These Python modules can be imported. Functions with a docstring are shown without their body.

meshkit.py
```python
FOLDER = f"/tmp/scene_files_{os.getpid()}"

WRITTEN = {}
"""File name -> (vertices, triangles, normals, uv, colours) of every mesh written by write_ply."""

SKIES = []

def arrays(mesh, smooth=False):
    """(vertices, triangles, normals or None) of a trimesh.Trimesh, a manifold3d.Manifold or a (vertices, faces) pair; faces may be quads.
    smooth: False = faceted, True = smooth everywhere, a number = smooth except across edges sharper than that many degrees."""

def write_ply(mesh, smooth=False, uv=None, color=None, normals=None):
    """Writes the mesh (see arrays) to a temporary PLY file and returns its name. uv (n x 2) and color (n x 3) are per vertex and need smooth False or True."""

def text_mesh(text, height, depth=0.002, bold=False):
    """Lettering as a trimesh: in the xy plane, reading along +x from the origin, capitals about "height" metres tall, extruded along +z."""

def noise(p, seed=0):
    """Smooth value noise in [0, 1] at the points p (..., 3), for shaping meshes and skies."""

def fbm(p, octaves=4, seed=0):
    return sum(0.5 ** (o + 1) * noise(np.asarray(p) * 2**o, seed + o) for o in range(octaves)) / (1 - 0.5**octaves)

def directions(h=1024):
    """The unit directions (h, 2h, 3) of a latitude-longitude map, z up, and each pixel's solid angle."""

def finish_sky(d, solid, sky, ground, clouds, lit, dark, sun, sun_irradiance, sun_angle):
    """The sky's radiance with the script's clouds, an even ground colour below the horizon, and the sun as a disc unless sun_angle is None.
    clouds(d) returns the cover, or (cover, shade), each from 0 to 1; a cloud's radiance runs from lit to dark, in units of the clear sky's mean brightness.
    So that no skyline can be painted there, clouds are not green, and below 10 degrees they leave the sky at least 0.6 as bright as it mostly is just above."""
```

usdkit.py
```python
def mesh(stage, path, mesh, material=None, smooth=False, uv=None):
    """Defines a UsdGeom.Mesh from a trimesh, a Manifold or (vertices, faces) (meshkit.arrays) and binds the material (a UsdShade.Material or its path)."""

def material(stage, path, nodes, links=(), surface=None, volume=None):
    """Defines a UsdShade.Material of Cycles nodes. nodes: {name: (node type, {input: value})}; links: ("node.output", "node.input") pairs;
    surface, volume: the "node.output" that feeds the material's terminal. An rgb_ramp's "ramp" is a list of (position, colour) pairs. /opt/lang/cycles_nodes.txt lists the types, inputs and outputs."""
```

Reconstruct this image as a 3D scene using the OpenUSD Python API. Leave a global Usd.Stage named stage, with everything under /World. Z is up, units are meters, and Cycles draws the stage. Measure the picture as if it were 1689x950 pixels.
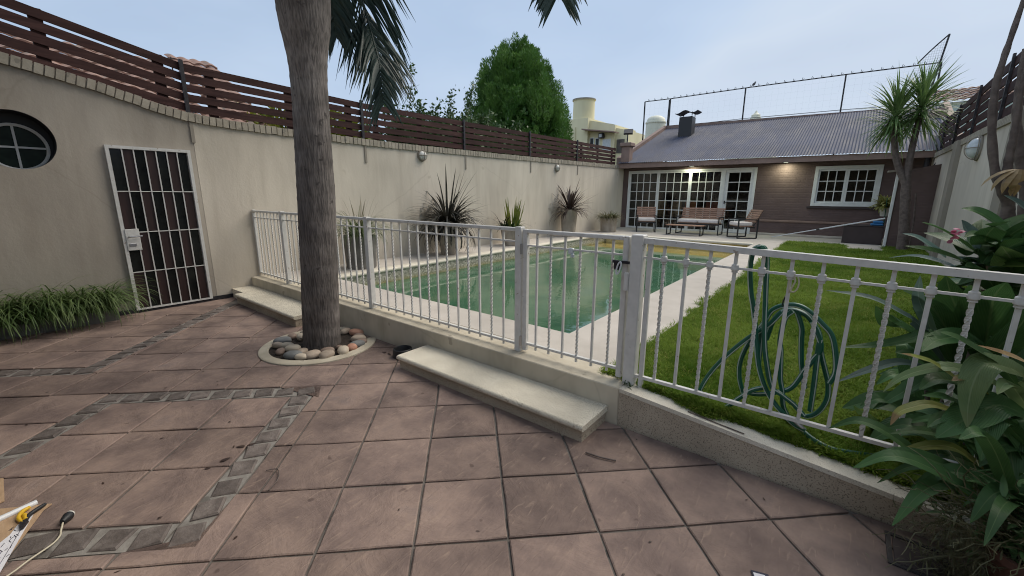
import math, random
import numpy as np
import trimesh, shapely
from shapely.geometry import Polygon, box as sbox
import usdkit, meshkit
from pxr import Usd, UsdGeom, UsdLux, UsdShade, Gf, Sdf, Vt

stage = Usd.Stage.CreateInMemory()
UsdGeom.SetStageUpAxis(stage, UsdGeom.Tokens.z)
UsdGeom.SetStageMetersPerUnit(stage, 1.0)
UsdGeom.Xform.Define(stage, '/World')
stage.SetDefaultPrim(stage.GetPrimAtPath('/World'))

# ------------------------------------------------------------------ camera
F_PX, PITCH, ROLL, YAW, CAM_H = 691.485, 0.2208, 0.00454, -0.67039, 1.5106
_cy, _sy, _cp, _sp = math.cos(YAW), math.sin(YAW), math.cos(PITCH), math.sin(PITCH)
_fw = np.array([_sy * _cp, _cy * _cp, -_sp]); _rt = np.array([_cy, -_sy, 0.0]); _up = np.cross(_rt, _fw)
_r2 = math.cos(ROLL) * _rt + math.sin(ROLL) * _up; _u2 = -math.sin(ROLL) * _rt + math.cos(ROLL) * _up
cam = UsdGeom.Camera.Define(stage, '/World/Camera')
cam.AddTransformOp().Set(Gf.Matrix4d(*_r2, 0, *_u2, 0, *(-_fw), 0, 0, 0, CAM_H, 1))
cam.CreateHorizontalApertureAttr(36.0)
cam.CreateFocalLengthAttr(36.0 * F_PX / 1689.0)
cam.CreateClippingRangeAttr(Gf.Vec2f(0.02, 2000))
cam.CreateExposureAttr(EXPOSURE := 1.1)

# ------------------------------------------------------------------ sky and sun (soft, overcast)
SUN_EL, SUN_AZ = math.radians(50), math.radians(28)      # azimuth as atan2(x, y)
usdkit.material(stage, '/World/Looks/sky', {
    'tc': ('texture_coordinate', {}),
    'sky': ('sky_texture', {'sky_type': 'single_scattering', 'sun_disc': False, 'sun_elevation': SUN_EL, 'sun_rotation': SUN_AZ, 'air_density': 1.0, 'aerosol_density': 1.5}),
    'map': ('mapping', {'scale': (1.0, 1.0, 2.6)}),
    'n': ('noise_texture', {'scale': 1.7, 'detail': 5.0, 'roughness': 0.5, 'distortion': 0.4}),
    'r': ('rgb_ramp', {'ramp': [(0.30, (0.70, 0.70, 0.70)), (0.62, (0.96, 0.96, 0.96))]}),
    'n2': ('noise_texture', {'scale': 1.1, 'detail': 4.0, 'roughness': 0.5}),
    'r2': ('rgb_ramp', {'ramp': [(0.34, (4.75, 6.0, 7.9)), (0.48, (5.25, 6.4, 8.1)), (0.58, (6.0, 6.9, 8.15)), (0.70, (5.3, 6.2, 7.6))]}),
    'm': ('mix_color', {}),
    'bg': ('background_shader', {'strength': 0.05}),
}, [('tc.generated', 'map.vector'), ('map.vector', 'n.vector'), ('map.vector', 'n2.vector'), ('n.fac', 'r.fac'), ('n2.fac', 'r2.fac'),
    ('r.color', 'm.fac'), ('sky.color', 'm.a'), ('r2.color', 'm.b'), ('m.result', 'bg.color')], surface='bg.background')
dome = UsdLux.DomeLight.Define(stage, '/World/sky')
dome.CreateIntensityAttr(1.0)
UsdShade.MaterialBindingAPI.Apply(dome.GetPrim()).Bind(UsdShade.Material.Get(stage, '/World/Looks/sky'))
dome.GetPrim().SetCustomDataByKey('kind', 'structure')
sun = UsdLux.DistantLight.Define(stage, '/World/sun')
sun.CreateNormalizeAttr(True); sun.CreateIntensityAttr(0.40); sun.CreateAngleAttr(50.0); sun.CreateColorAttr(Gf.Vec3f(1, 0.90, 0.76))
_d = -np.array([math.sin(SUN_AZ) * math.cos(SUN_EL), math.cos(SUN_AZ) * math.cos(SUN_EL), math.sin(SUN_EL)])   # light travels along _d
_z = -_d; _x = np.cross([0, 0, 1], _z); _x /= np.linalg.norm(_x); _y = np.cross(_z, _x)
sun.AddTransformOp().Set(Gf.Matrix4d(*_x, 0, *_y, 0, *_z, 0, 0, 0, 0, 1))

# ------------------------------------------------------------------ materials
RNG = np.random.default_rng(7)
def mat(name, stops, scale=4.0, detail=5.0, rough=0.7, bump=None, stretch=(1, 1, 1), rand=0.0, spec=0.4, metallic=0.0,
        spots=None, big=None, coords='position', rough2=None, extra=None, nrough=0.6):
    """Noise-coloured principled material. bump=(scale, strength, distance[, stretch]); spots=(scale, threshold, colour, amount); big=(scale, low, high) darkens in large patches."""
    N = {'g': ('geometry', {}), 'tc': ('texture_coordinate', {}), 'mp': ('mapping', {'scale': stretch}),
         'n': ('noise_texture', {'scale': scale, 'detail': detail, 'roughness': nrough}),
         'r': ('rgb_ramp', {'ramp': stops}), 'p': ('principled_bsdf', {'roughness': rough, 'specular_ior_level': spec, 'metallic': metallic})}
    src = 'g.position' if coords == 'position' else 'tc.object'
    L = [(src, 'mp.vector'), ('mp.vector', 'n.vector'), ('n.fac', 'r.fac')]
    col = 'r.color'
    if big:
        N['bn'] = ('noise_texture', {'scale': big[0], 'detail': 3.0}); N['br'] = ('rgb_ramp', {'ramp': [(0.35, (big[1],) * 3), (0.65, (big[2],) * 3)]})
        N['bm'] = ('mix_color', {'blend_type': 'multiply', 'fac': 1.0})
        L += [(src, 'bn.vector'), ('bn.fac', 'br.fac'), (col, 'bm.a'), ('br.color', 'bm.b')]; col = 'bm.result'
    if spots:
        N['sn'] = ('noise_texture', {'scale': spots[0], 'detail': 2.0, 'roughness': 0.6})
        N['sr'] = ('rgb_ramp', {'ramp': [(spots[1], (0, 0, 0)), (spots[1] + 0.04, (spots[3],) * 3)]})
        N['sm'] = ('mix_color', {'b': spots[2]})
        L += [(src, 'sn.vector'), ('sn.fac', 'sr.fac'), ('sr.color', 'sm.fac'), (col, 'sm.a')]; col = 'sm.result'
    if rand:
        N['oi'] = ('object_info', {}); N['mr'] = ('map_range', {'from_min': 0.0, 'from_max': 1.0, 'to_min': 1 - rand, 'to_max': 1 + rand})
        N['hv'] = ('hsv', {'hue': 0.5, 'saturation': 1.0, 'fac': 1.0})
        L += [('oi.random', 'mr.value'), ('mr.result', 'hv.value'), (col, 'hv.color')]; col = 'hv.color'
    L.append((col, 'p.base_color'))
    if bump:
        N['mp2'] = ('mapping', {'scale': bump[3] if len(bump) > 3 else (1, 1, 1)})
        N['b1'] = ('noise_texture', {'scale': bump[0], 'detail': 6.0, 'roughness': 0.65})
        N['bp'] = ('bump', {'strength': bump[1], 'distance': bump[2]})
        L += [(src, 'mp2.vector'), ('mp2.vector', 'b1.vector'), ('b1.fac', 'bp.height'), ('bp.normal', 'p.normal')]
    if rough2:
        N['rr'] = ('map_range', {'from_min': 0.3, 'from_max': 0.7, 'to_min': rough2[0], 'to_max': rough2[1]})
        L += [('n.fac', 'rr.value'), ('rr.result', 'p.roughness')]
    if extra:
        extra(N, L)
    return usdkit.material(stage, '/World/Looks/' + name, N, L, surface='p.BSDF')

def weathered(N, L):     # rain streaks and hairline cracks
    last = [a for a, b in L if b == 'p.base_color'][0]; L.remove((last, 'p.base_color'))
    N['ws'] = ('mapping', {'scale': (5.0, 5.0, 0.7)}); N['wn'] = ('noise_texture', {'scale': 1.0, 'detail': 5.0, 'roughness': 0.6, 'distortion': 0.3}); N['wr2'] = ('rgb_ramp', {'ramp': [(0.50, (1, 1, 1)), (0.72, (0.74, 0.72, 0.69))]})
    N['wx'] = ('mix_color', {'blend_type': 'multiply', 'fac': 0.42}); N['wd'] = ('noise_texture', {'scale': 1.2, 'detail': 4.0}); N['wv'] = ('mix_vector', {'fac': 0.22}); N['vc'] = ('voronoi_texture', {'feature': 'distance_to_edge', 'scale': 0.42})
    N['cr'] = ('rgb_ramp', {'ramp': [(0.0, (0.55, 0.53, 0.50)), (0.0035, (1, 1, 1))]}); N['cm'] = ('mix_color', {'blend_type': 'multiply', 'fac': 0.22})
    L += [('g.position', 'ws.vector'), ('ws.vector', 'wn.vector'), ('wn.fac', 'wr2.fac'), (last, 'wx.a'), ('wr2.color', 'wx.b'), ('g.position', 'wd.vector'), ('g.position', 'wv.a'), ('wd.color', 'wv.b'), ('wv.result', 'vc.vector'), ('vc.distance', 'cr.fac'), ('wx.result', 'cm.a'), ('cr.color', 'cm.b'), ('cm.result', 'p.base_color')]

def veinleaf(name, c1, c2, vein, trans=0.2, rough=0.4, scale=6.0, brown=0.0):
    N = {'g': ('geometry', {}), 'n': ('noise_texture', {'scale': scale, 'detail': 5.0}), 'r': ('rgb_ramp', {'ramp': [(0.3, c1), (0.7, c2)]}), 'uv': ('attribute', {'attribute': 'st'}), 'sx': ('separate_xyz', {}),
         'c': ('math', {'math_type': 'subtract', 'value2': 0.5}), 'ab': ('math', {'math_type': 'absolute'}), 'rib': ('rgb_ramp', {'ramp': [(0.0, (0.8,) * 3), (0.022, (0.65,) * 3), (0.04, (0.0,) * 3)]}),
         'a1': ('math', {'math_type': 'multiply_add', 'value2': -1.1}), 'sv': ('math', {'math_type': 'multiply', 'value2': 88.0}), 'sn': ('math', {'math_type': 'sine'}), 'sr': ('rgb_ramp', {'ramp': [(0.80, (0,) * 3), (0.98, (0.28,) * 3)]}),
         'mx': ('math', {'math_type': 'maximum'}), 'vm': ('mix_color', {'b': vein}), 'tipn': ('math', {'math_type': 'multiply_add', 'value2': 0.22}), 'tr': ('rgb_ramp', {'ramp': [(1.02 - brown, (0,) * 3), (1.08 - brown, (0.9,) * 3)]}), 'tm': ('mix_color', {'b': (0.22, 0.13, 0.055)}),
         'bs': ('bump', {'strength': 0.25, 'distance': 0.004}), 'oi': ('object_info', {}), 'mr': ('map_range', {'from_min': 0.0, 'from_max': 1.0, 'to_min': 0.75, 'to_max': 1.25}), 'hv': ('hsv', {'hue': 0.5, 'saturation': 0.95, 'fac': 1.0}),
         'p': ('principled_bsdf', {'roughness': rough, 'specular_ior_level': 0.3}), 't': ('translucent_bsdf', {}), 'm': ('mix_closure', {'fac': trans})}
    L = [('g.position', 'n.vector'), ('n.fac', 'r.fac'), ('uv.vector', 'sx.vector'), ('sx.x', 'c.value1'), ('c.value', 'ab.value1'), ('ab.value', 'rib.fac'), ('ab.value', 'a1.value1'), ('sx.y', 'a1.value3'), ('a1.value', 'sv.value1'), ('sv.value', 'sn.value1'), ('sn.value', 'sr.fac'),
         ('rib.color', 'mx.value1'), ('sr.color', 'mx.value2'), ('mx.value', 'vm.fac'), ('r.color', 'vm.a'), ('n.fac', 'tipn.value1'), ('sx.y', 'tipn.value3'), ('tipn.value', 'tr.fac'), ('tr.color', 'tm.fac'), ('vm.result', 'tm.a'), ('oi.random', 'mr.value'), ('mr.result', 'hv.value'), ('tm.result', 'hv.color'),
         ('sn.value', 'bs.height'), ('bs.normal', 'p.normal'), ('hv.color', 'p.base_color'), ('hv.color', 't.color'), ('p.BSDF', 'm.closure1'), ('t.BSDF', 'm.closure2')]
    return usdkit.material(stage, '/World/Looks/' + name, N, L, surface='m.closure')

def leafmat(name, c1, c2, trans=0.3, rough=0.45, scale=3.0, rand=0.1, spec=0.4):
    N = {'g': ('geometry', {}), 'n': ('noise_texture', {'scale': scale, 'detail': 3.0}), 'r': ('rgb_ramp', {'ramp': [(0.3, c1), (0.7, c2)]}),
         'mr': ('map_range', {'from_min': 0.0, 'from_max': 1.0, 'to_min': 1 - rand, 'to_max': 1 + rand}), 'hv': ('hsv', {'hue': 0.5, 'saturation': 1.0, 'fac': 1.0}),
         'p': ('principled_bsdf', {'roughness': rough, 'specular_ior_level': spec}), 't': ('translucent_bsdf', {}), 'm': ('mix_closure', {'fac': trans})}
    L = [('g.position', 'n.vector'), ('n.fac', 'r.fac'), ('g.random_per_island', 'mr.value'), ('mr.result', 'hv.value'), ('r.color', 'hv.color'),
         ('hv.color', 'p.base_color'), ('hv.color', 't.color'), ('p.BSDF', 'm.closure1'), ('t.BSDF', 'm.closure2')]
    return usdkit.material(stage, '/World/Looks/' + name, N, L, surface='m.closure')

def flat(name, c, rough=0.5, metallic=0.0, spec=0.5, emit=None):
    d = {'base_color': c, 'roughness': rough, 'metallic': metallic, 'specular_ior_level': spec}
    if emit: d.update(emission_color=emit[0], emission_strength=emit[1])
    return usdkit.material(stage, '/World/Looks/' + name, {'p': ('principled_bsdf', d)}, surface='p.BSDF')

M = {}
def slate(N, L):   # trowelled slate relief: fine cleft lines over broad waves
    N['sv'] = ('noise_texture', {'scale': 3.2, 'detail': 7.0, 'roughness': 0.62, 'distortion': 1.6})
    N['sm2'] = ('mapping', {'rotation': (0, 0, 0.6), 'scale': (34, 7, 10)})
    N['sn2'] = ('noise_texture', {'scale': 1.0, 'detail': 4.0, 'distortion': 1.2})
    N['ad'] = ('math', {'math_type': 'multiply_add', 'value2': 0.35})
    N['bq'] = ('bump', {'strength': 0.9, 'distance': 0.016})
    L += [('g.position', 'sv.vector'), ('g.position', 'sm2.vector'), ('sm2.vector', 'sn2.vector'), ('sn2.fac', 'ad.value1'), ('sv.fac', 'ad.value3'), ('ad.value', 'bq.height'), ('bq.normal', 'p.normal')]
    # pale scuffs along the cleft lines
    N['sc'] = ('rgb_ramp', {'ramp': [(0.60, (0, 0, 0)), (0.74, (0.45, 0.45, 0.45))]}); N['scm'] = ('mix_color', {'b': (0.36, 0.27, 0.21)})
    L.remove(('hv.color', 'p.base_color'))
    L += [('sn2.fac', 'sc.fac'), ('sc.color', 'scm.fac'), ('hv.color', 'scm.a'), ('scm.result', 'p.base_color')]
M['paver'] = mat('paver', [(0.28, (0.125, 0.092, 0.083)), (0.45, (0.196, 0.144, 0.125)), (0.60, (0.275, 0.202, 0.168)), (0.78, (0.19, 0.148, 0.138))], scale=3.0, detail=8, rough=0.8, rand=0.16, spec=0.25,
                 spots=(9.0, 0.70, (0.08, 0.055, 0.048), 0.6), big=(0.9, 0.86, 1.08), extra=slate)
M['cobble'] = mat('cobble', [(0.3, (0.085, 0.070, 0.062)), (0.5, (0.135, 0.112, 0.100)), (0.75, (0.195, 0.167, 0.15))], scale=14, detail=7, rough=0.75, rand=0.18, bump=(16, 0.8, 0.012))
M['grout'] = mat('grout', [(0.3, (0.085, 0.075, 0.066)), (0.7, (0.18, 0.16, 0.142))], scale=11, detail=7, rough=0.9, bump=(40, 0.6, 0.006), spots=(5, 0.6, (0.05, 0.045, 0.04), 0.7))
M['mortar_pale'] = mat('mortar_pale', [(0.3, (0.17, 0.155, 0.138)), (0.7, (0.29, 0.272, 0.246))], scale=16, detail=7, rough=0.9, bump=(45, 0.6, 0.005), spots=(7, 0.6, (0.09, 0.08, 0.07), 0.7))
M['stucco'] = mat('stucco', [(0.25, (0.50, 0.45, 0.375)), (0.5, (0.585, 0.53, 0.445)), (0.75, (0.635, 0.58, 0.49))], scale=1.6, detail=8, rough=0.9, spec=0.2, stretch=(1, 1.6, 0.45),
                  big=(0.55, 0.86, 1.05), bump=(26, 0.35, 0.008), spots=(2.2, 0.70, (0.36, 0.315, 0.24), 0.5), extra=weathered)
M['stucco_grey'] = mat('stucco_grey', [(0.25, (0.52, 0.475, 0.41)), (0.75, (0.64, 0.59, 0.51))], scale=1.6, detail=8, rough=0.9, spec=0.2, stretch=(1, 2.0, 0.35), big=(0.6, 0.86, 1.05), bump=(30, 0.5, 0.008), extra=weathered)
M['pilaster'] = mat('pilaster', [(0.25, (0.23, 0.205, 0.17)), (0.75, (0.30, 0.27, 0.225))], scale=3, detail=6, rough=0.9, bump=(30, 0.4, 0.006))
M['coping'] = mat('coping', [(0.25, (0.25, 0.222, 0.178)), (0.75, (0.38, 0.345, 0.28))], scale=7, detail=6, rough=0.9, rand=0.09, bump=(30, 0.5, 0.006), spots=(9, 0.64, (0.16, 0.15, 0.125), 0.6))
def woodgrain(N, L):
    pass
M['slat'] = mat('slat', [(0.3, (0.028, 0.0135, 0.013)), (0.7, (0.066, 0.033, 0.030))], scale=5, detail=6, rough=0.7, stretch=(6, 0.5, 6), rand=0.22, bump=(60, 0.4, 0.003, (1, 0.06, 1)), spec=0.15)
M['iron_dark'] = mat('iron_dark', [(0.3, (0.012, 0.011, 0.014)), (0.7, (0.03, 0.028, 0.032))], scale=20, rough=0.5, spec=0.4)
M['kerb'] = mat('kerb', [(0.25, (0.38, 0.34, 0.265)), (0.5, (0.50, 0.45, 0.355)), (0.75, (0.58, 0.53, 0.425))], scale=3.5, detail=8, rough=0.85, spec=0.25, stretch=(1, 1, 0.6), big=(1.1, 0.8, 1.06), bump=(60, 0.35, 0.004), spots=(7, 0.66, (0.22, 0.19, 0.15), 0.55), extra=weathered)
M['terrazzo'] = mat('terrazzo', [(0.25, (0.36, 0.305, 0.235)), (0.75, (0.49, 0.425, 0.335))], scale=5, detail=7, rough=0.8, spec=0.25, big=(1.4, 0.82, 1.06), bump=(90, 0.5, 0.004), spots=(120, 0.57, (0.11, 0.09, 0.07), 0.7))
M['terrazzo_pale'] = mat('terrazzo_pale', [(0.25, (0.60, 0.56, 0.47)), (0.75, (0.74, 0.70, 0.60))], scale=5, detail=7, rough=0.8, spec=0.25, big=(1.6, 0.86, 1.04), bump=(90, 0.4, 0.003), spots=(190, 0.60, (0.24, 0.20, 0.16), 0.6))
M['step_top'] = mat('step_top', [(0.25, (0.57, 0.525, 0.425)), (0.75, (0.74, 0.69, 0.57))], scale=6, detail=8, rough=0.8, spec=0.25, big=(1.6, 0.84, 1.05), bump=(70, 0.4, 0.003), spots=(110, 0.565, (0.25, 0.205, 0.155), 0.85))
M['deck'] = mat('deck', [(0.25, (0.42, 0.385, 0.34)), (0.75, (0.53, 0.49, 0.44))], scale=3.2, detail=8, rough=0.8, spec=0.25, big=(0.7, 0.88, 1.04), bump=(70, 0.3, 0.003), spots=(90, 0.64, (0.36, 0.32, 0.28), 0.4))
M['nosing'] = mat('nosing', [(0.25, (0.54, 0.50, 0.41)), (0.75, (0.68, 0.635, 0.53))], scale=5, detail=6, rough=0.7, bump=(50, 0.3, 0.003), rand=0.04)
M['white_paint'] = mat('white_paint', [(0.3, (0.53, 0.525, 0.50)), (0.7, (0.63, 0.622, 0.595))], scale=18, detail=4, rough=0.42, spec=0.5, spots=(30, 0.68, (0.26, 0.19, 0.14), 0.75), bump=(50, 0.12, 0.003))
M['white_joinery'] = mat('white_joinery', [(0.3, (0.62, 0.64, 0.63)), (0.7, (0.72, 0.74, 0.73))], scale=6, detail=4, rough=0.5, spec=0.4)
M['steel'] = flat('steel', (0.45, 0.45, 0.46), 0.3, 0.9)
M['black_metal'] = flat('black_metal', (0.02, 0.02, 0.022), 0.45)
def barkx(N, L):
    N['w'] = ('wave_texture', {'wave_type': 'bands', 'bands_direction': 'z', 'scale': 1.5, 'distortion': 6.0, 'detail': 5.0, 'detail_scale': 0.9})
    N['mpf'] = ('mapping', {'scale': (1, 1, 0.10)}); N['fib'] = ('noise_texture', {'scale': 75.0, 'detail': 5.0})
    N['hm'] = ('math', {'math_type': 'multiply_add', 'value2': 2.2}); N['bb'] = ('bump', {'strength': 0.9, 'distance': 0.006})
    N['wr'] = ('rgb_ramp', {'ramp': [(0.0, (0.86, 0.85, 0.84)), (0.06, (1, 1, 1)), (1.0, (1.0, 1.0, 1.0))]}); N['wm'] = ('mix_color', {'blend_type': 'multiply', 'fac': 0.4})
    N['fr'] = ('rgb_ramp', {'ramp': [(0.36, (0.62, 0.62, 0.62)), (0.6, (1.18, 1.17, 1.15))]}); N['fm'] = ('mix_color', {'blend_type': 'multiply', 'fac': 1.0, 'use_clamp': False})
    L.remove(('sm.result', 'p.base_color'))
    L += [('g.position', 'w.vector'), ('g.position', 'mpf.vector'), ('mpf.vector', 'fib.vector'), ('fib.fac', 'hm.value1'), ('w.fac', 'hm.value3'), ('hm.value', 'bb.height'), ('bb.normal', 'p.normal'),
          ('w.fac', 'wr.fac'), ('sm.result', 'wm.a'), ('wr.color', 'wm.b'), ('wm.result', 'fm.a'), ('fib.fac', 'fr.fac'), ('fr.color', 'fm.b'), ('fm.result', 'p.base_color')]
M['palm_bark'] = mat('palm_bark', [(0.25, (0.10, 0.088, 0.083)), (0.5, (0.172, 0.153, 0.142)), (0.75, (0.235, 0.213, 0.197))], scale=3.0, detail=8, rough=0.85, spec=0.25, spots=(11, 0.66, (0.05, 0.042, 0.04), 0.7), big=(1.3, 0.8, 1.12), extra=barkx)
M['branch'] = mat('branch', [(0.3, (0.08, 0.062, 0.055)), (0.7, (0.175, 0.14, 0.125))], scale=14, detail=6, rough=0.85, bump=(35, 0.6, 0.008))
M['soil'] = mat('soil', [(0.3, (0.018, 0.013, 0.010)), (0.7, (0.055, 0.04, 0.03))], scale=30, detail=8, rough=0.95, bump=(60, 0.8, 0.02))
M['earth'] = mat('earth', [(0.3, (0.06, 0.06, 0.035)), (0.7, (0.11, 0.10, 0.06))], scale=1.5, detail=8, rough=0.95)
M['lawn_base'] = mat('lawn_base', [(0.3, (0.030, 0.055, 0.012)), (0.7, (0.07, 0.12, 0.022))], scale=18, detail=6, rough=0.95, bump=(40, 0.8, 0.02))
def brickwork(N, L):
    N['mpb'] = ('mapping', {'rotation': (math.pi / 2, 0, 0), 'scale': (1, 1, 1)})
    N['bt'] = ('brick_texture', {'scale': 1.0, 'mortar_size': 0.008, 'mortar_smooth': 0.6, 'brick_width': 0.235, 'row_height': 0.075, 'color1': (1, 1, 1), 'color2': (0.82, 0.82, 0.82), 'mortar': (0.35, 0.35, 0.35)})
    N['bn2'] = ('noise_texture', {'scale': 30.0, 'detail': 5.0}); N['hh'] = ('math', {'math_type': 'multiply_add', 'value2': 0.25})
    N['bw'] = ('bump', {'strength': 0.7, 'distance': 0.009})
    L += [('g.position', 'mpb.vector'), ('mpb.vector', 'bt.vector'), ('g.position', 'bn2.vector'), ('bn2.fac', 'hh.value1'), ('bt.color', 'hh.value3'), ('hh.value', 'bw.height'), ('bw.normal', 'p.normal')]
M['brown_brick'] = mat('brown_brick', [(0.3, (0.112, 0.078, 0.072)), (0.7, (0.145, 0.103, 0.096))], scale=2.5, detail=6, rough=0.8, spec=0.3, big=(0.8, 0.9, 1.06), extra=brickwork)
M['brown_paint'] = mat('brown_paint', [(0.3, (0.19, 0.13, 0.108)), (0.7, (0.26, 0.182, 0.152))], scale=3, detail=5, rough=0.65, spec=0.35)
M['brown_dark'] = mat('brown_dark', [(0.3, (0.045, 0.034, 0.034)), (0.7, (0.062, 0.047, 0.046))], scale=4, detail=5, rough=0.7)
M['tin_roof'] = mat('tin_roof', [(0.25, (0.040, 0.046, 0.070)), (0.5, (0.060, 0.068, 0.102)), (0.75, (0.088, 0.098, 0.14))], scale=1.8, detail=7, rough=0.7, spec=0.25, stretch=(1.6, 0.35, 0.6), big=(0.7, 0.85, 1.1), spots=(4, 0.68, (0.05, 0.046, 0.05), 0.5), rough2=(0.6, 0.8))
M['interior'] = flat('interior', (0.075, 0.070, 0.075), 0.85)
M['interior_floor'] = flat('interior_floor', (0.12, 0.10, 0.09), 0.5)
M['concrete_pot'] = mat('concrete_pot', [(0.25, (0.20, 0.17, 0.14)), (0.5, (0.33, 0.29, 0.24)), (0.75, (0.42, 0.38, 0.32))], scale=5, detail=8, rough=0.9, stretch=(1, 1, 0.5), bump=(28, 0.5, 0.008), big=(2.2, 0.75, 1.1))
M['dark_pot'] = mat('dark_pot', [(0.3, (0.10, 0.095, 0.088)), (0.7, (0.19, 0.18, 0.165))], scale=5, detail=7, rough=0.8, bump=(25, 0.4, 0.006))
M['terracotta'] = mat('terracotta', [(0.3, (0.20, 0.085, 0.055)), (0.7, (0.30, 0.14, 0.09))], scale=8, detail=6, rough=0.85, bump=(30, 0.4, 0.006))
M['teak'] = mat('teak', [(0.3, (0.23, 0.125, 0.083)), (0.7, (0.37, 0.22, 0.155))], scale=9, detail=5, rough=0.55, rand=0.12)
M['cushion'] = mat('cushion', [(0.3, (0.62, 0.57, 0.54)), (0.7, (0.74, 0.69, 0.66))], scale=9, detail=4, rough=0.95, bump=(25, 0.3, 0.01))
M['hose'] = flat('hose', (0.008, 0.085, 0.052), 0.35)
M['hose_stripe'] = flat('hose_stripe', (0.42, 0.50, 0.47), 0.4)
M['rubber_black'] = flat('rubber_black', (0.012, 0.013, 0.015), 0.5)
M['roof_tile'] = mat('roof_tile', [(0.25, (0.15, 0.085, 0.068)), (0.5, (0.235, 0.145, 0.115)), (0.75, (0.31, 0.225, 0.185))], scale=9, detail=6, rough=0.85, rand=0.1, spots=(3.2, 0.58, (0.16, 0.145, 0.13), 0.7))
M['cream_wall'] = mat('cream_wall', [(0.3, (0.60, 0.555, 0.36)), (0.7, (0.72, 0.67, 0.45))], scale=0.9, detail=6, rough=0.9, stretch=(1, 1, 0.4))
M['tank'] = mat('tank', [(0.3, (0.66, 0.65, 0.52)), (0.7, (0.76, 0.75, 0.62))], scale=1.5, detail=5, rough=0.6)
M['pale_green_wall'] = mat('pale_green_wall', [(0.3, (0.46, 0.56, 0.50)), (0.7, (0.56, 0.66, 0.60))], scale=1, detail=5, rough=0.9)
M['lens'] = mat('lens', [(0.3, (0.48, 0.47, 0.42)), (0.7, (0.62, 0.61, 0.56))], scale=12, detail=4, rough=0.25, spec=0.6)
M['lens_blue'] = mat('lens_blue', [(0.3, (0.42, 0.47, 0.50)), (0.7, (0.58, 0.62, 0.64))], scale=12, detail=4, rough=0.2, spec=0.6)
M['cardboard'] = mat('cardboard', [(0.3, (0.36, 0.24, 0.145)), (0.7, (0.46, 0.32, 0.20))], scale=14, detail=5, rough=0.9, stretch=(1, 5, 1))
M['paper'] = mat('paper', [(0.3, (0.62, 0.62, 0.66)), (0.7, (0.74, 0.74, 0.77))], scale=10, rough=0.8)
M['ink'] = flat('ink', (0.03, 0.03, 0.05), 0.8)
M['print_green'] = flat('print_green', (0.01, 0.10, 0.055), 0.7)
M['yellow_grip'] = flat('yellow_grip', (0.62, 0.38, 0.02), 0.4)
M['white_tube'] = flat('white_tube', (0.66, 0.68, 0.70), 0.35)
M['cord'] = flat('cord', (0.50, 0.45, 0.34), 0.6)
M['brass'] = flat('brass', (0.62, 0.48, 0.22), 0.4, 0.5)
M['blue_plastic'] = flat('blue_plastic', (0.02, 0.16, 0.38), 0.5)
M['pebble'] = mat('pebble', [(0.3, (0.27, 0.215, 0.165)), (0.7, (0.42, 0.35, 0.28))], scale=9, detail=6, rough=0.7, rand=0.15, coords='position')
M['pebble_pale'] = mat('pebble_pale', [(0.3, (0.42, 0.36, 0.28)), (0.7, (0.56, 0.49, 0.39))], scale=9, detail=6, rough=0.7)
M['pebble_brown'] = mat('pebble_brown', [(0.3, (0.17, 0.125, 0.10)), (0.7, (0.27, 0.20, 0.16))], scale=9, detail=6, rough=0.7)
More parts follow.
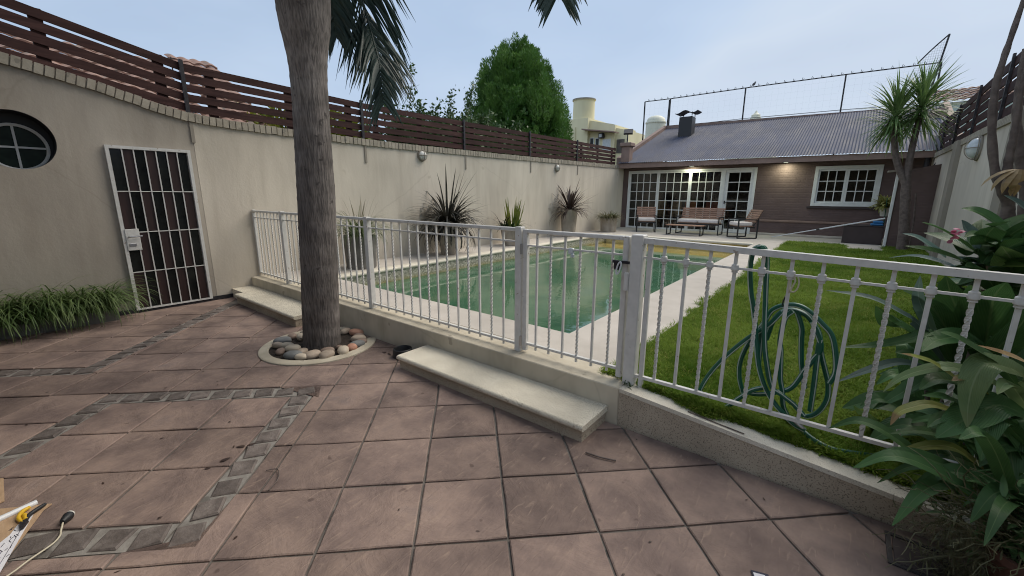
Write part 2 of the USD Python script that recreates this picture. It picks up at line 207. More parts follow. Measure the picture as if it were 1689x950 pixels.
M['pebble_grey'] = mat('pebble_grey', [(0.3, (0.12, 0.125, 0.125)), (0.7, (0.22, 0.225, 0.22))], scale=9, detail=6, rough=0.7, rand=0.15)
M['pebble_red'] = mat('pebble_red', [(0.3, (0.36, 0.17, 0.11)), (0.7, (0.48, 0.27, 0.19))], scale=9, detail=6, rough=0.7)
M['net'] = flat('net', (0.30, 0.31, 0.33), 0.8)
M['feather'] = flat('feather', (0.09, 0.09, 0.10), 0.8)
M['pink'] = leafmat('pink', (0.62, 0.10, 0.26), (0.78, 0.28, 0.42), trans=0.3)
# glass: fresnel mix of clear and mirror
M['stucco_old'] = mat('stucco_old', [(0.25, (0.325, 0.29, 0.245)), (0.5, (0.395, 0.355, 0.30)), (0.75, (0.445, 0.40, 0.34))], scale=1.6, detail=8, rough=0.9, spec=0.2, stretch=(1, 1.6, 0.45), big=(0.55, 0.84, 1.05), bump=(26, 0.35, 0.008), spots=(2.2, 0.68, (0.30, 0.26, 0.20), 0.5), extra=weathered)  # slightly browner render, darkened further to paint in the near-end shade
def glass(name, tint):
    return usdkit.material(stage, '/World/Looks/' + name, {'f': ('fresnel', {'IOR': 1.5}), 't': ('transparent_bsdf', {'color': tint}), 'gl': ('glossy_bsdf', {'roughness': 0.03, 'color': (0.9, 0.9, 0.9)}), 'm': ('mix_closure', {})},
                           [('f.fac', 'm.fac'), ('t.BSDF', 'm.closure1'), ('gl.BSDF', 'm.closure2')], surface='m.closure')
M['glass'] = glass('glass', (0.86, 0.88, 0.88)); M['glass_dark'] = glass('glass_dark', (0.30, 0.34, 0.32))
M['water'] = usdkit.material(stage, '/World/Looks/water', {      # murky green: suspended algae scatter most of the light back
    'g': ('geometry', {}), 'n': ('noise_texture', {'scale': 2.2, 'detail': 3.0, 'roughness': 0.5, 'distortion': 0.5}),
    'n2': ('noise_texture', {'scale': 11.0, 'detail': 2.0}), 'ad': ('math', {'math_type': 'multiply_add', 'value2': 0.14}), 'b': ('bump', {'strength': 0.13, 'distance': 0.03}),
    'nc': ('noise_texture', {'scale': 0.55, 'detail': 5.0, 'roughness': 0.55, 'distortion': 0.8}), 'rc': ('rgb_ramp', {'ramp': [(0.30, (0.028, 0.105, 0.065)), (0.46, (0.075, 0.195, 0.110)), (0.60, (0.155, 0.255, 0.150)), (0.75, (0.085, 0.210, 0.165))]}),
    'f': ('fresnel', {'IOR': 1.33}), 't': ('transparent_bsdf', {'color': (0.75, 0.95, 0.82)}), 'd': ('diffuse_bsdf', {}), 'md': ('mix_closure', {'fac': 0.60}), 'gl': ('glossy_bsdf', {'roughness': 0.03, 'color': (1, 1, 1)}), 'm': ('mix_closure', {})},
    [('g.position', 'n.vector'), ('g.position', 'n2.vector'), ('g.position', 'nc.vector'), ('nc.fac', 'rc.fac'), ('rc.color', 'd.color'), ('n2.fac', 'ad.value1'), ('n.fac', 'ad.value3'), ('ad.value', 'b.height'), ('b.normal', 'f.normal'), ('b.normal', 'gl.normal'),
     ('t.BSDF', 'md.closure1'), ('d.BSDF', 'md.closure2'), ('f.fac', 'm.fac'), ('md.closure', 'm.closure1'), ('gl.BSDF', 'm.closure2')], surface='m.closure')
M['shallow_water'] = usdkit.material(stage, '/World/Looks/shallow_water', {
    'g': ('geometry', {}), 'n': ('noise_texture', {'scale': 2.4, 'detail': 3.0, 'distortion': 0.5}), 'b': ('bump', {'strength': 0.2, 'distance': 0.03}), 'f': ('fresnel', {'IOR': 1.33}),
    't': ('transparent_bsdf', {'color': (0.96, 0.93, 0.74)}), 'gl': ('glossy_bsdf', {'roughness': 0.03, 'color': (1, 1, 1)}), 'm': ('mix_closure', {})},
    [('g.position', 'n.vector'), ('n.fac', 'b.height'), ('b.normal', 'f.normal'), ('b.normal', 'gl.normal'), ('f.fac', 'm.fac'), ('t.BSDF', 'm.closure1'), ('gl.BSDF', 'm.closure2')], surface='m.closure')
M['algae_gold'] = mat('algae_gold', [(0.25, (0.34, 0.285, 0.135)), (0.75, (0.50, 0.43, 0.23))], scale=3.0, detail=7, rough=0.8, big=(1.2, 0.8, 1.08))
M['pool_wall'] = mat('pool_wall', [(0.25, (0.14, 0.40, 0.23)), (0.5, (0.24, 0.52, 0.32)), (0.75, (0.40, 0.62, 0.42))], scale=0.8, detail=7, rough=0.8, big=(0.45, 0.75, 1.25))
def mosaic(name, tiles, joint, stain, zfade):
    N = {'g': ('geometry', {}), 'mp': ('mapping', {'scale': (1, 1, 1)}), 'v': ('voronoi_texture', {'scale': 40.0, 'feature': 'f1', 'metric': 'chebychev', 'randomness': 0.15}),
         'ra': ('rgb_ramp', {'ramp': tiles, 'interpolate': True}), 'sx': ('separate_xyz', {}), 'zr': ('map_range', {'from_min': zfade[0], 'from_max': zfade[1], 'to_min': 1.0, 'to_max': zfade[2], 'clamp': True}),
         'n': ('noise_texture', {'scale': 5.0, 'detail': 6.0}), 'mu': ('math', {'math_type': 'multiply'}), 'dr': ('rgb_ramp', {'ramp': [(0.40, (0, 0, 0)), (0.55, (1, 1, 1))]}),
         'nm': ('math', {'math_type': 'multiply', 'value2': 1.7}), 'mj': ('mix_color', {'b': joint}), 'ms': ('mix_color', {'b': stain}), 'hs': ('separate_color', {}), 'p': ('principled_bsdf', {'roughness': 0.5})}
    L = [('g.position', 'mp.vector'), ('mp.vector', 'v.vector'), ('v.color', 'hs.color'), ('hs.r', 'ra.fac'), ('v.distance', 'dr.fac'), ('dr.color', 'mj.fac'), ('ra.color', 'mj.a'),
         ('g.position', 'sx.vector'), ('sx.z', 'zr.value'), ('g.position', 'n.vector'), ('n.fac', 'nm.value1'), ('nm.value', 'mu.value1'), ('zr.result', 'mu.value2'), ('mu.value', 'ms.fac'), ('mj.result', 'ms.a'), ('ms.result', 'p.base_color')]
    return usdkit.material(stage, '/World/Looks/' + name, N, L, surface='p.BSDF')
M['mosaic'] = mosaic('mosaic', [(0.0, (0.16, 0.16, 0.12)), (0.5, (0.34, 0.33, 0.26)), (1.0, (0.55, 0.53, 0.44))], (0.10, 0.10, 0.07), (0.22, 0.20, 0.05), (0.0, 0.10, 0.0))
M['mosaic_gold'] = mosaic('mosaic_gold', [(0.0, (0.60, 0.49, 0.22)), (0.5, (0.74, 0.62, 0.32)), (1.0, (0.82, 0.73, 0.46))], (0.45, 0.34, 0.15), (0.66, 0.50, 0.14), (-0.25, 0.25, 0.25))
# foliage
M['lf_grass'] = leafmat('lf_grass', (0.14, 0.28, 0.022), (0.40, 0.56, 0.09), scale=1.6, trans=0.35, rand=0.4, spec=0.12, rough=0.7)
M['lf_grass2'] = leafmat('lf_grass2', (0.32, 0.42, 0.06), (0.55, 0.60, 0.15), trans=0.35, rand=0.4, spec=0.12, rough=0.7)
M['lf_liriope'] = leafmat('lf_liriope', (0.11, 0.21, 0.05), (0.32, 0.43, 0.16), trans=0.25, rand=0.45, rough=0.5)
M['lf_flax'] = leafmat('lf_flax', (0.055, 0.051, 0.043), (0.125, 0.118, 0.095), trans=0.15, rand=0.45, rough=0.38)
M['lf_bronze'] = leafmat('lf_bronze', (0.06, 0.038, 0.034), (0.15, 0.105, 0.085), trans=0.15, rand=0.45, rough=0.38)
M['lf_potgrass'] = leafmat('lf_potgrass', (0.07, 0.12, 0.035), (0.20, 0.26, 0.10), trans=0.25, rand=0.4)
M['lf_dry'] = leafmat('lf_dry', (0.16, 0.14, 0.06), (0.34, 0.30, 0.16), trans=0.2, rand=0.4)
M['lf_snake'] = leafmat('lf_snake', (0.16, 0.20, 0.03), (0.42, 0.44, 0.08), trans=0.2, rand=0.4)
M['lf_palm'] = leafmat('lf_palm', (0.024, 0.050, 0.042), (0.060, 0.105, 0.085), trans=0.12, rand=0.3, rough=0.4)
M['lf_thuja'] = leafmat('lf_thuja', (0.095, 0.25, 0.045), (0.215, 0.42, 0.09), trans=0.25, rand=0.45, scale=1.2)
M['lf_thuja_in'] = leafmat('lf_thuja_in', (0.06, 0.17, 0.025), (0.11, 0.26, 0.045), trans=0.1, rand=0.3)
M['lf_shrub'] = leafmat('lf_shrub', (0.05, 0.11, 0.035), (0.13, 0.23, 0.065), trans=0.25, rand=0.5)
M['lf_yellow'] = leafmat('lf_yellow', (0.16, 0.22, 0.02), (0.42, 0.42, 0.05), trans=0.35, rand=0.5)
M['lf_cordyline'] = leafmat('lf_cordyline', (0.14, 0.27, 0.075), (0.32, 0.47, 0.17), trans=0.25, rand=0.4, rough=0.35)
M['lf_variegated'] = leafmat('lf_variegated', (0.35, 0.38, 0.08), (0.60, 0.58, 0.22), trans=0.3, rand=0.4)
M['lf_dark'] = veinleaf('lf_dark', (0.034, 0.090, 0.026), (0.075, 0.175, 0.05), (0.13, 0.21, 0.08), brown=0.02)
M['lf_blue'] = veinleaf('lf_blue', (0.08, 0.14, 0.12), (0.16, 0.24, 0.2), (0.24, 0.32, 0.27), brown=0.0)
M['lf_light'] = veinleaf('lf_light', (0.09, 0.18, 0.04), (0.18, 0.29, 0.09), (0.3, 0.38, 0.18), brown=0.0)
M['lf_olive'] = veinleaf('lf_olive', (0.1, 0.18, 0.06), (0.21, 0.3, 0.12), (0.28, 0.36, 0.18), brown=0.03)
M['lf_yellowing'] = veinleaf('lf_yellowing', (0.12, 0.19, 0.03), (0.34, 0.33, 0.07), (0.42, 0.42, 0.15), brown=0.14)
M['lf_brown'] = veinleaf('lf_brown', (0.22, 0.13, 0.05), (0.46, 0.32, 0.15), (0.5, 0.38, 0.2), brown=0.3)
M['lf_greyscrub'] = leafmat('lf_greyscrub', (0.17, 0.17, 0.085), (0.40, 0.40, 0.22), trans=0.15, rand=0.5)

# ------------------------------------------------------------------ mesh helpers
class MB:
    def __init__(self): self.V, self.F, self.n = [], [], 0
    def add(self, v, f):
        v = np.asarray(v, float); f = np.asarray(f, int)
        if f.shape[1] == 4: f = np.vstack([f[:, [0, 1, 2]], f[:, [0, 2, 3]]])
        self.V.append(v); self.F.append(f + self.n); self.n += len(v); return self
    def tm(self, t): return self.add(t.vertices, t.faces)
    def box(self, a, b):
        (x0, y0, z0), (x1, y1, z1) = np.minimum(a, b), np.maximum(a, b)
        v = [(x0, y0, z0), (x1, y0, z0), (x1, y1, z0), (x0, y1, z0), (x0, y0, z1), (x1, y0, z1), (x1, y1, z1), (x0, y1, z1)]
        return self.add(v, [(0, 3, 2, 1), (4, 5, 6, 7), (0, 1, 5, 4), (1, 2, 6, 5), (2, 3, 7, 6), (3, 0, 4, 7)])
    def cbox(self, a, b, c=0.004):      # box with chamfered edges
        a, b = np.minimum(a, b), np.maximum(a, b); c = min(c, 0.45 * float((b - a).min()))
        pts = []
        for sx in (0, 1):
            for sy in (0, 1):
                for sz in (0, 1):
                    p = np.array([(a, b)[sx][0], (a, b)[sy][1], (a, b)[sz][2]]); d = np.array([1 - 2 * sx, 1 - 2 * sy, 1 - 2 * sz]) * c
                    for k in range(3):
                        q = p + d; q[k] = p[k]; pts.append(q)
        h = trimesh.convex.convex_hull(np.array(pts)); return self.add(h.vertices, h.faces)
    def obox(self, c, ax, ay, az, h):   # oriented box: centre, unit axes, half sizes
        c, A = np.asarray(c, float), [np.asarray(q, float) for q in (ax, ay, az)]
        v = [c + sx * h[0] * A[0] + sy * h[1] * A[1] + sz * h[2] * A[2] for sz in (-1, 1) for sx, sy in ((-1, -1), (1, -1), (1, 1), (-1, 1))]
        return self.add(v, [(0, 3, 2, 1), (4, 5, 6, 7), (0, 1, 5, 4), (1, 2, 6, 5), (2, 3, 7, 6), (3, 0, 4, 7)])
    def bar(self, p, q, w, d=None, up=(0, 0, 1)):
        p, q = np.asarray(p, float), np.asarray(q, float); t = q - p; L = np.linalg.norm(t); t /= L
        s = np.cross(t, up); s = np.cross(t, (1, 0, 0)) if np.linalg.norm(s) < 1e-6 else s; s /= np.linalg.norm(s); u = np.cross(s, t)
        return self.obox((p + q) / 2, t, s, u, (L / 2, w / 2, (d or w) / 2))
    def tube(self, P, r, n=8, cap=True):
        P = np.asarray(P, float); r = np.broadcast_to(r, len(P)); T = np.gradient(P, axis=0); T /= np.linalg.norm(T, axis=1, keepdims=True)
        ref = np.array([0, 0, 1.0]) if abs(T[0][2]) < 0.9 else np.array([1.0, 0, 0]); s = np.cross(T[0], ref); s /= np.linalg.norm(s); R = []
        for k in range(len(P)):
            s = s - T[k] * (s @ T[k]); s /= np.linalg.norm(s); u = np.cross(T[k], s); a = np.arange(n) * 2 * np.pi / n
            R.append(P[k] + r[k] * (np.cos(a)[:, None] * s + np.sin(a)[:, None] * u))
        v = np.vstack(R); i = np.arange(n); j = (i + 1) % n; f = []
        for k in range(len(P) - 1):
            f.append(np.stack([k * n + i, k * n + j, (k + 1) * n + j, (k + 1) * n + i], 1))
        self.add(v, np.vstack(f))
        if cap:
            for k, o in ((0, -1), (len(P) - 1, 1)):
                vv = np.vstack([R[k], P[k][None]]); ff = np.stack([i, j, np.full(n, n)], 1) if o > 0 else np.stack([j, i, np.full(n, n)], 1); self.add(vv, ff)
        return self
    def lathe(self, prof, c=(0, 0, 0), n=24):
        prof = np.asarray(prof, float); a = np.arange(n) * 2 * np.pi / n
        v = np.stack([np.outer(prof[:, 0], np.cos(a)), np.outer(prof[:, 0], np.sin(a)), np.repeat(prof[:, 1:2], n, 1)], -1).reshape(-1, 3) + np.asarray(c)
        i = np.arange(n); j = (i + 1) % n
        return self.add(v, np.vstack([np.stack([k * n + i, k * n + j, (k + 1) * n + j, (k + 1) * n + i], 1) for k in range(len(prof) - 1)]))
    def leaf(self, P, W, fold=0.15, up=(0, 0, 1)):   # strip along P, half-widths W, centre line sunk by fold*W
        P = np.asarray(P, float); W = np.asarray(W, float); T = np.gradient(P, axis=0); T /= np.maximum(np.linalg.norm(T, axis=1, keepdims=True), 1e-9)
        S = np.cross(T, up); ln = np.linalg.norm(S, axis=1, keepdims=True)
        S = np.where(ln > 1e-3, S / np.maximum(ln, 1e-9), np.array([1.0, 0, 0])); N = np.cross(S, T)
        v = np.stack([P - S * W[:, None], P - N * (W * fold)[:, None], P + S * W[:, None]], 1).reshape(-1, 3)
        k = np.arange(len(P) - 1) * 3
        return self.add(v, np.vstack([np.stack([k, k + 1, k + 4, k + 3], 1), np.stack([k + 1, k + 2, k + 5, k + 4], 1)]))
    def ext(self, pts, axis, a0, a1, holes=()):      # polygon extruded along x (points are y,z), y (points are x,z) or z (points are x,y)
        poly = pts if isinstance(pts, shapely.Geometry) else Polygon(pts if axis != 'y' else [(q[1], q[0]) for q in pts], [h if axis != 'y' else [(q[1], q[0]) for q in h] for h in holes])
        t = trimesh.creation.extrude_polygon(poly, a1 - a0, engine='earcut'); v = np.array(t.vertices); v[:, 2] += a0
        if axis == 'x': v = v[:, [2, 0, 1]]
        if axis == 'y': v = v[:, [1, 2, 0]]
        return self.add(v, t.faces)
    def mesh(self): return (np.vstack(self.V), np.vstack(self.F))

def spline(P, n=40):
    P = np.asarray(P, float); Q = np.vstack([2 * P[0] - P[1], P, 2 * P[-1] - P[-2]]); out = []
    segs = len(P) - 1; per = max(2, n // segs)
    for k in range(segs):
        a, b, c, d = Q[k:k + 4]; t = np.linspace(0, 1, per, endpoint=False)[:, None]
        out.append(0.5 * (2 * b + (c - a) * t + (2 * a - 5 * b + 4 * c - d) * t**2 + (3 * b - a - 3 * c + d) * t**3))
    return np.vstack(out + [P[-1:]])

def blade(mb, base, az, el, L, w, droop, seg=6, fold=0.2, twist=0.0, tip=0.05):
    """One strap leaf: leaves the base at elevation el, bends under droop; half width w."""
    s = np.linspace(0, 1, seg + 1); e = el - droop * s**1.4; h = np.array([math.cos(az), math.sin(az), 0]); ds = L / seg
    d = np.cos(e)[:, None] * h + np.sin(e)[:, None] * np.array([0, 0, 1.0]); P = np.vstack([[0, 0, 0], np.cumsum((d[:-1] + d[1:]) / 2 * ds, axis=0)]) + np.asarray(base)
    W = w * np.clip(np.minimum(0.45 + 2.2 * s, 1.0) * (1 - s**3.0 * (1 - tip)), tip, 1)
    side = np.array([-h[1], h[0], 0]); mb.leaf(P, W, fold, up=np.cross(side, h) + twist * side)

# ------------------------------------------------------------------ prims
_names = {}
def uniq(parent, name):
    k = _names.get((parent, name), 0); _names[(parent, name)] = k + 1
    return f'{parent}/{name}' if k == 0 else f'{parent}/{name}_{k:03d}'
def tag(p, label=None, cat=None, group=None, kind=None):
    for k, v in (('label', label), ('category', cat), ('group', group), ('kind', kind)):
        if v: p.SetCustomDataByKey(k, v)
    return p
def thing(name, label, cat, group=None, loc=(0, 0, 0), rotz=0.0, kind=None):
    x = UsdGeom.Xform.Define(stage, uniq('/World', name)); x.AddTranslateOp().Set(Gf.Vec3d(*map(float, loc)))
    if rotz: x.AddRotateZOp().Set(math.degrees(rotz))
    o = x.GetPrim(); tag(o, label, cat, group, kind); o.SetCustomDataByKey('_', 0); o.ClearCustomDataByKey('_'); _loc[str(o.GetPath())] = (np.array(loc, float), rotz); return o
_loc = {}
def part(parent, name, mb, m, smooth=False, label=None, kind=None, world=True, uv=None):
    """A mesh child of parent. Vertices are given in world coordinates unless world=False; they are moved to the thing's own frame."""
    v, f = mb.mesh() if isinstance(mb, MB) else mb
    pp = str(parent.GetPath()); top = '/' + '/'.join(pp.strip('/').split('/')[:2])
    if world and top in _loc:
        l, r = _loc[top]; v = v - l
        if r: c, s = math.cos(-r), math.sin(-r); v = v @ np.array([[c, s, 0], [-s, c, 0], [0, 0, 1]])
    p = usdkit.mesh(stage, uniq(pp, name), (v, f), M[m] if isinstance(m, str) else m, smooth=smooth, uv=uv).GetPrim()
    return tag(p, label, kind=kind)
def single(name, mb, m, label=None, cat=None, group=None, kind=None, smooth=False):
    v, f = mb.mesh() if isinstance(mb, MB) else mb
    return tag(usdkit.mesh(stage, uniq('/World', name), (v, f), M[m] if isinstance(m, str) else m, smooth=smooth).GetPrim(), label, cat, group, kind)
def struct(name, mb, m, smooth=False): return single(name, mb, m, kind='structure', smooth=smooth)
def dup(root, label, loc, rotz=0.0, group=None):
    x = UsdGeom.Xform.Define(stage, uniq('/World', root.GetName())); p = x.GetPrim()
    p.GetReferences().AddInternalReference(root.GetPath()); x.ClearXformOpOrder()
    x.AddTranslateOp().Set(Gf.Vec3d(*map(float, loc))); x.AddRotateZOp().Set(math.degrees(rotz)); p.SetInstanceable(True)
    return tag(p, label, root.GetCustomDataByKey('category'), group or root.GetCustomDataByKey('group'))

# ================================================================== large structure
WL, WR, YB, ZD, YH = -7.0, 1.48, 2.44, 0.262, 15.67      # left wall, right wall, retaining wall face, deck level, house front
POOL = (-6.04, -1.864, 3.2, 12.5); ZW = 0.02

g = MB(); g.box((-260, -260, -0.4), (260, 260, -0.06)); struct('ground', g, 'earth')

# ---- patio paving: square slate-textured slabs laid at 44 degrees, cobble bands
TH, TS, TO = math.radians(44.0996), 0.41880, (-0.27215, 2.42246)
E1, E2 = np.array([math.cos(TH), math.sin(TH)]), np.array([-math.sin(TH), math.cos(TH)])
def tw(i, j): return tuple(E1 * (TO[0] + i * TS) + E2 * (TO[1] + j * TS))
def gpoly(i0, i1, j0, j1): return Polygon([tw(i0, j0), tw(i1, j0), tw(i1, j1), tw(i0, j1)])
patio_area = sbox(-6.99, -1.9, 1.47, YB - 0.004)
b = MB(); b.box((-7.0, -4.2, -0.3), (2.2, YB - 0.001, -0.011))
patio = single('patio_paving', b, 'grout', kind='structure')
rng = np.random.default_rng(3)
def slab_mesh(poly, z, h, bev, tilt, rough=0.0):
    """Flat stone: top ring inset by the bevel, a centre vertex, sides."""
    c = np.array(poly.centroid.coords[0]); P = np.array(poly.exterior.coords)[:-1]
    if poly.exterior.is_ccw is False: P = P[::-1]
    Q = []
    for k in range(len(P)):      # split long edges so the rim can wander a little
        a, b_ = P[k], P[(k + 1) % len(P)]; n = max(1, int(np.linalg.norm(b_ - a) / 0.11))
        for t in range(n): Q.append(a + (b_ - a) * t / n)
    Q = np.array(Q); n = len(Q)
    Q = Q + rng.normal(0, 0.0014, Q.shape); d = c - Q; d /= np.maximum(np.linalg.norm(d, axis=1, keepdims=True), 1e-6)
    zt = lambda p: z + (p - c) @ tilt
    ring0 = np.column_stack([Q, np.full(n, z - h)]); ring1 = np.column_stack([Q, zt(Q) - bev]); Q2 = Q + d * bev * 1.6
    ring2 = np.column_stack([Q2, zt(Q2) + rng.normal(0, rough, n)]); v = np.vstack([ring0, ring1, ring2, [[c[0], c[1], z + rng.normal(0, rough)]]])
    i = np.arange(n); j = (i + 1) % n; m = MB()
    m.add(v, np.vstack([np.stack([i, j, n + j, n + i], 1), np.stack([n + i, n + j, 2 * n + j, 2 * n + i], 1)])); m.add(v, np.stack([2 * n + i, 2 * n + j, np.full(n, 3 * n)], 1)); return m
IA, JA = (-6.0, -2.27), (-1.80, 1.97)                     # outer edge of the near cobble frame
rectA = gpoly(*IA, *JA); rectB = gpoly(-40, -7.11, 2.96, 40)   # far frame, beside the wall
pieces = []
def clip(p):
    p = p.intersection(patio_area)
    return [q for q in getattr(p, 'geoms', [p]) if q.geom_type == 'Polygon' and q.area > 0.003]
J = 0.0062
def inset(p): return [q for q in getattr(p.buffer(-J, join_style=2), 'geoms', [p.buffer(-J, join_style=2)]) if not q.is_empty and q.area > 0.002]
seen_area = Polygon([(-7.2, -0.35), (-7.2, 2.6), (1.2, 2.6), (1.0, 1.9), (-0.6, 0.55), (-2.6, -0.95), (-4.4, -0.95)])
for i in range(-24, 8):
    for j in range(-14, 14):
        c = gpoly(i, i + 1, j, j + 1)
        if not c.intersects(seen_area): continue
        for q in clip(c.difference(rectA).difference(rectB)):
            pieces += inset(q)
for i in range(3):
    for j in range(3):
        for q in clip(gpoly(-5.635 + i * 0.998, -5.635 + (i + 1) * 0.998, -1.42 + j, -0.42 + j)): pieces += inset(q)
for i in range(8):
    for j in range(8):
        c = gpoly(-7.49 - i - 1, -7.49 - i, 3.33 + j, 4.33 + j)
        if c.intersects(seen_area):
            for q in clip(c): pieces += inset(q)
for q in pieces[:300]:
    part(patio, 'paving_slab', slab_mesh(q, rng.normal(0, 0.0012), 0.012, 0.004, rng.normal(0, 0.004, 2)), 'paver')
def band(i0, i1, j0, j1):
    L = max(i1 - i0, j1 - j0); n = max(1, round(L / 0.372)); out = []
    for k in range(n):
        a, b_ = k / n, (k + 1) / n
        cell = (i0 + (i1 - i0) * a, i0 + (i1 - i0) * b_, j0, j1) if i1 - i0 > j1 - j0 else (i0, i1, j0 + (j1 - j0) * a, j0 + (j1 - j0) * b_)
        cx, cy = (cell[0] + cell[1]) / 2, (cell[2] + cell[3]) / 2; hx, hy = (cell[1] - cell[0]) / 2 - 0.026, (cell[3] - cell[2]) / 2 - 0.026
        r = 0.20 + rng.normal(0, 0.08); pts = []
        for sx, sy in ((-1, -1), (1, -1), (1, 1), (-1, 1)):
            px, py = sx * hx * rng.uniform(0.86, 0.97), sy * hy * rng.uniform(0.84, 0.94)
            pts.append(tw(cx + px * math.cos(r) - py * math.sin(r), cy + px * math.sin(r) + py * math.cos(r)))
        out.append(Polygon(pts))
    return out
stones = []
stones += band(-6.0, -2.27, 1.60, 1.97) + band(-2.64, -2.27, -1.80, 1.60) + band(-6.0, -2.64, -1.80, -1.42) + band(-6.0, -5.635, -1.42, 1.60)
stones += band(-11.0, -7.11, 2.96, 3.33) + band(-7.49, -7.11, 3.33, 8.2)
for i0, i1, j0, j1 in ((-6.0, -2.27, 1.60, 1.97), (-2.64, -2.27, -1.80, 1.599), (-6.0, -2.641, -1.80, -1.42), (-6.0, -5.635, -1.419, 1.599), (-11.0, -7.11, 2.96, 3.33), (-7.49, -7.11, 3.331, 8.2)):
    for q in clip(gpoly(i0 + 0.012, i1 - 0.012, j0 + 0.012, j1 - 0.012)): k = MB(); k.ext(q, 'z', -0.0105, -0.0075); part(patio, 'mortar_strip', k, 'mortar_pale')
for s_ in stones:
    if patio_area.contains(s_.buffer(0.005)):
        part(patio, 'border_cobble', slab_mesh(s_, 0.003 + rng.uniform(-0.002, 0.003), 0.02, 0.007, rng.normal(0, 0.012, 2), 0.003), 'cobble')

# ---- left boundary wall, its brick coping and slat fence
CB = np.array([(-3.0, 3.25), (-1.0, 3.05), (0.4, 2.79), (1.06, 2.653), (1.41, 2.552), (1.66, 2.478), (1.94, 2.421), (2.4, 2.386), (3.44, 2.362), (5.26, 2.343), (8.2, 2.365), (13.3, 2.43), (15.66, 2.455)])
cbz = lambda y: np.interp(y, CB[:, 0], CB[:, 1])
lw = thing('boundary_wall', 'long beige plastered boundary wall with round opening, left of pool and patio', 'wall')
ys = np.concatenate([np.linspace(-3, 3.5, 40), np.linspace(3.8, 15.66, 14)])
hole = [(0.385 + 0.30 * math.cos(a), 2.045 + 0.30 * math.sin(a)) for a in np.linspace(0, 2 * math.pi, 48, endpoint=False)]
poly = Polygon([(-3, -0.2), (15.66, -0.2)] + [(y, cbz(y)) for y in ys[::-1]], [hole])
YS = 1.965                                              # seam: near side slightly browner, with shade also put into its colour
m_ = MB(); m_.ext(poly.intersection(sbox(-4, -1, YS - 0.001, 5)), 'x', -7.30, WL - 0.002); part(lw, 'wall_body', m_, 'stucco_old', label='browner stretch of render round the door, with shade painted into its colour')
m_ = MB(); m_.ext(poly.intersection(sbox(YS + 0.001, -1, 16, 5)), 'x', -7.30, WL); part(lw, 'wall_body', m_, 'stucco')
t = MB().lathe([(0.299, -7.292), (0.299, -7.012)], n=48).mesh(); sl = MB(); sl.add(t[0][:, [2, 0, 1]] + np.array([0, 0.385, 2.045]), t[1]); part(lw, 'opening_lining', sl, 'iron_dark', smooth=True)
m_ = MB(); m_.ext([(y, cbz(y) + 0.004) for y in ys] + [(y, cbz(y) + 0.098) for y in ys[::-1]], 'x', -7.285, -6.99); part(lw, 'coping_mortar', m_, 'pilaster')
y = -1.1
while y < 15.58:
    dy = 0.0795; z0, z1 = cbz(y), cbz(y + dy); a = math.atan2(z1 - z0, dy); t_ = np.array([0, math.cos(a), math.sin(a)]); n_ = np.array([0, -math.sin(a), math.cos(a)])
    c = np.array([-7.137 + rng.normal(0, 0.004), y + dy / 2, (z0 + z1) / 2]) + n_ * (0.056 + rng.normal(0, 0.002))
    k = MB(); k.obox(c, (1, 0, 0), t_, n_, (0.168, 0.0335, 0.0545)); part(lw, 'brick', k, 'coping'); y += dy * math.cos(a)
m_ = MB(); m_.box((-6.99, 0.9, 0.0), (-6.972, 2.16, 0.055)); part(lw, 'skirting', m_, 'iron_dark')
for yy in (1.965, 4.55, 7.11, 9.62, 12.16):              # stub of each fence post, painted over with the wall
    m_ = MB(); z = cbz(yy); m_.box((-7.0, yy - 0.02, z - (0.30 if yy > 2 else 0.26)), (-6.984, yy + 0.02, z - 0.004)); part(lw, 'post_strap', m_, 'pilaster')

def slat_fence(label, x, side, secs, ztop, zbot, boards, postw=0.022):
    """side: +1 if the yard lies towards +x. secs: list of (y0, y1). Five slats per section."""
    f = thing('slat_fence', label, 'fence', loc=(x, secs[0][0], 0))
    for (a, b_) in secs:
        for k in range(5):
            u0, u1 = (k + 0.12) / 5.0, (k + 0.88) / 5.0
            m = MB(); ya, yb = a + 0.012, b_ - 0.012; z = lambda yy, u: zbot(yy) + (ztop(yy) - zbot(yy)) * u
            m.ext([(ya, z(ya, u0)), (yb, z(yb, u0)), (yb, z(yb, u1)), (ya, z(ya, u1))], 'x', x - 0.011 + rng.normal(0, 0.0015), x + 0.011)
            part(f, 'slat', m, 'slat')
        m = MB(); m.box((x + side * 0.013, a - postw, zbot(a) - 0.03), (x + side * 0.045, a + postw, ztop(a) + 0.02)); part(f, 'post', m, 'iron_dark')
        for q in boards:
            yy = a + (b_ - a) * q; m = MB(); m.box((x - side * 0.013, yy - 0.055, zbot(yy) - 0.02), (x - side * 0.038, yy + 0.055, ztop(yy) - 0.012)); part(f, 'board', m, 'slat')
    return f
ztl = lambda y: float(np.interp(y, [-3.2, 2.04, 2.7, 4.1, 5.95, 8.9, 14.0, 15.6], [4.28, 3.145, 3.10, 3.088, 3.088, 3.125, 3.17, 3.18]))
zbl = lambda y: float(np.interp(y, [-3.2, 1.3, 1.965, 2.7, 5.95, 8.2, 14.0, 15.6], [3.42, 2.765, 2.545, 2.485, 2.47, 2.49, 2.555, 2.57]))
slat_fence('dark brown horizontal slat fence on top of the beige wall left of the pool', -7.06, 1, [(-3.1, -0.59), (-0.59, 1.965), (1.965, 4.55), (4.55, 7.11), (7.11, 9.62), (9.62, 12.16), (12.16, 15.0)], ztl, zbl, (0.12, 0.52, 0.91))

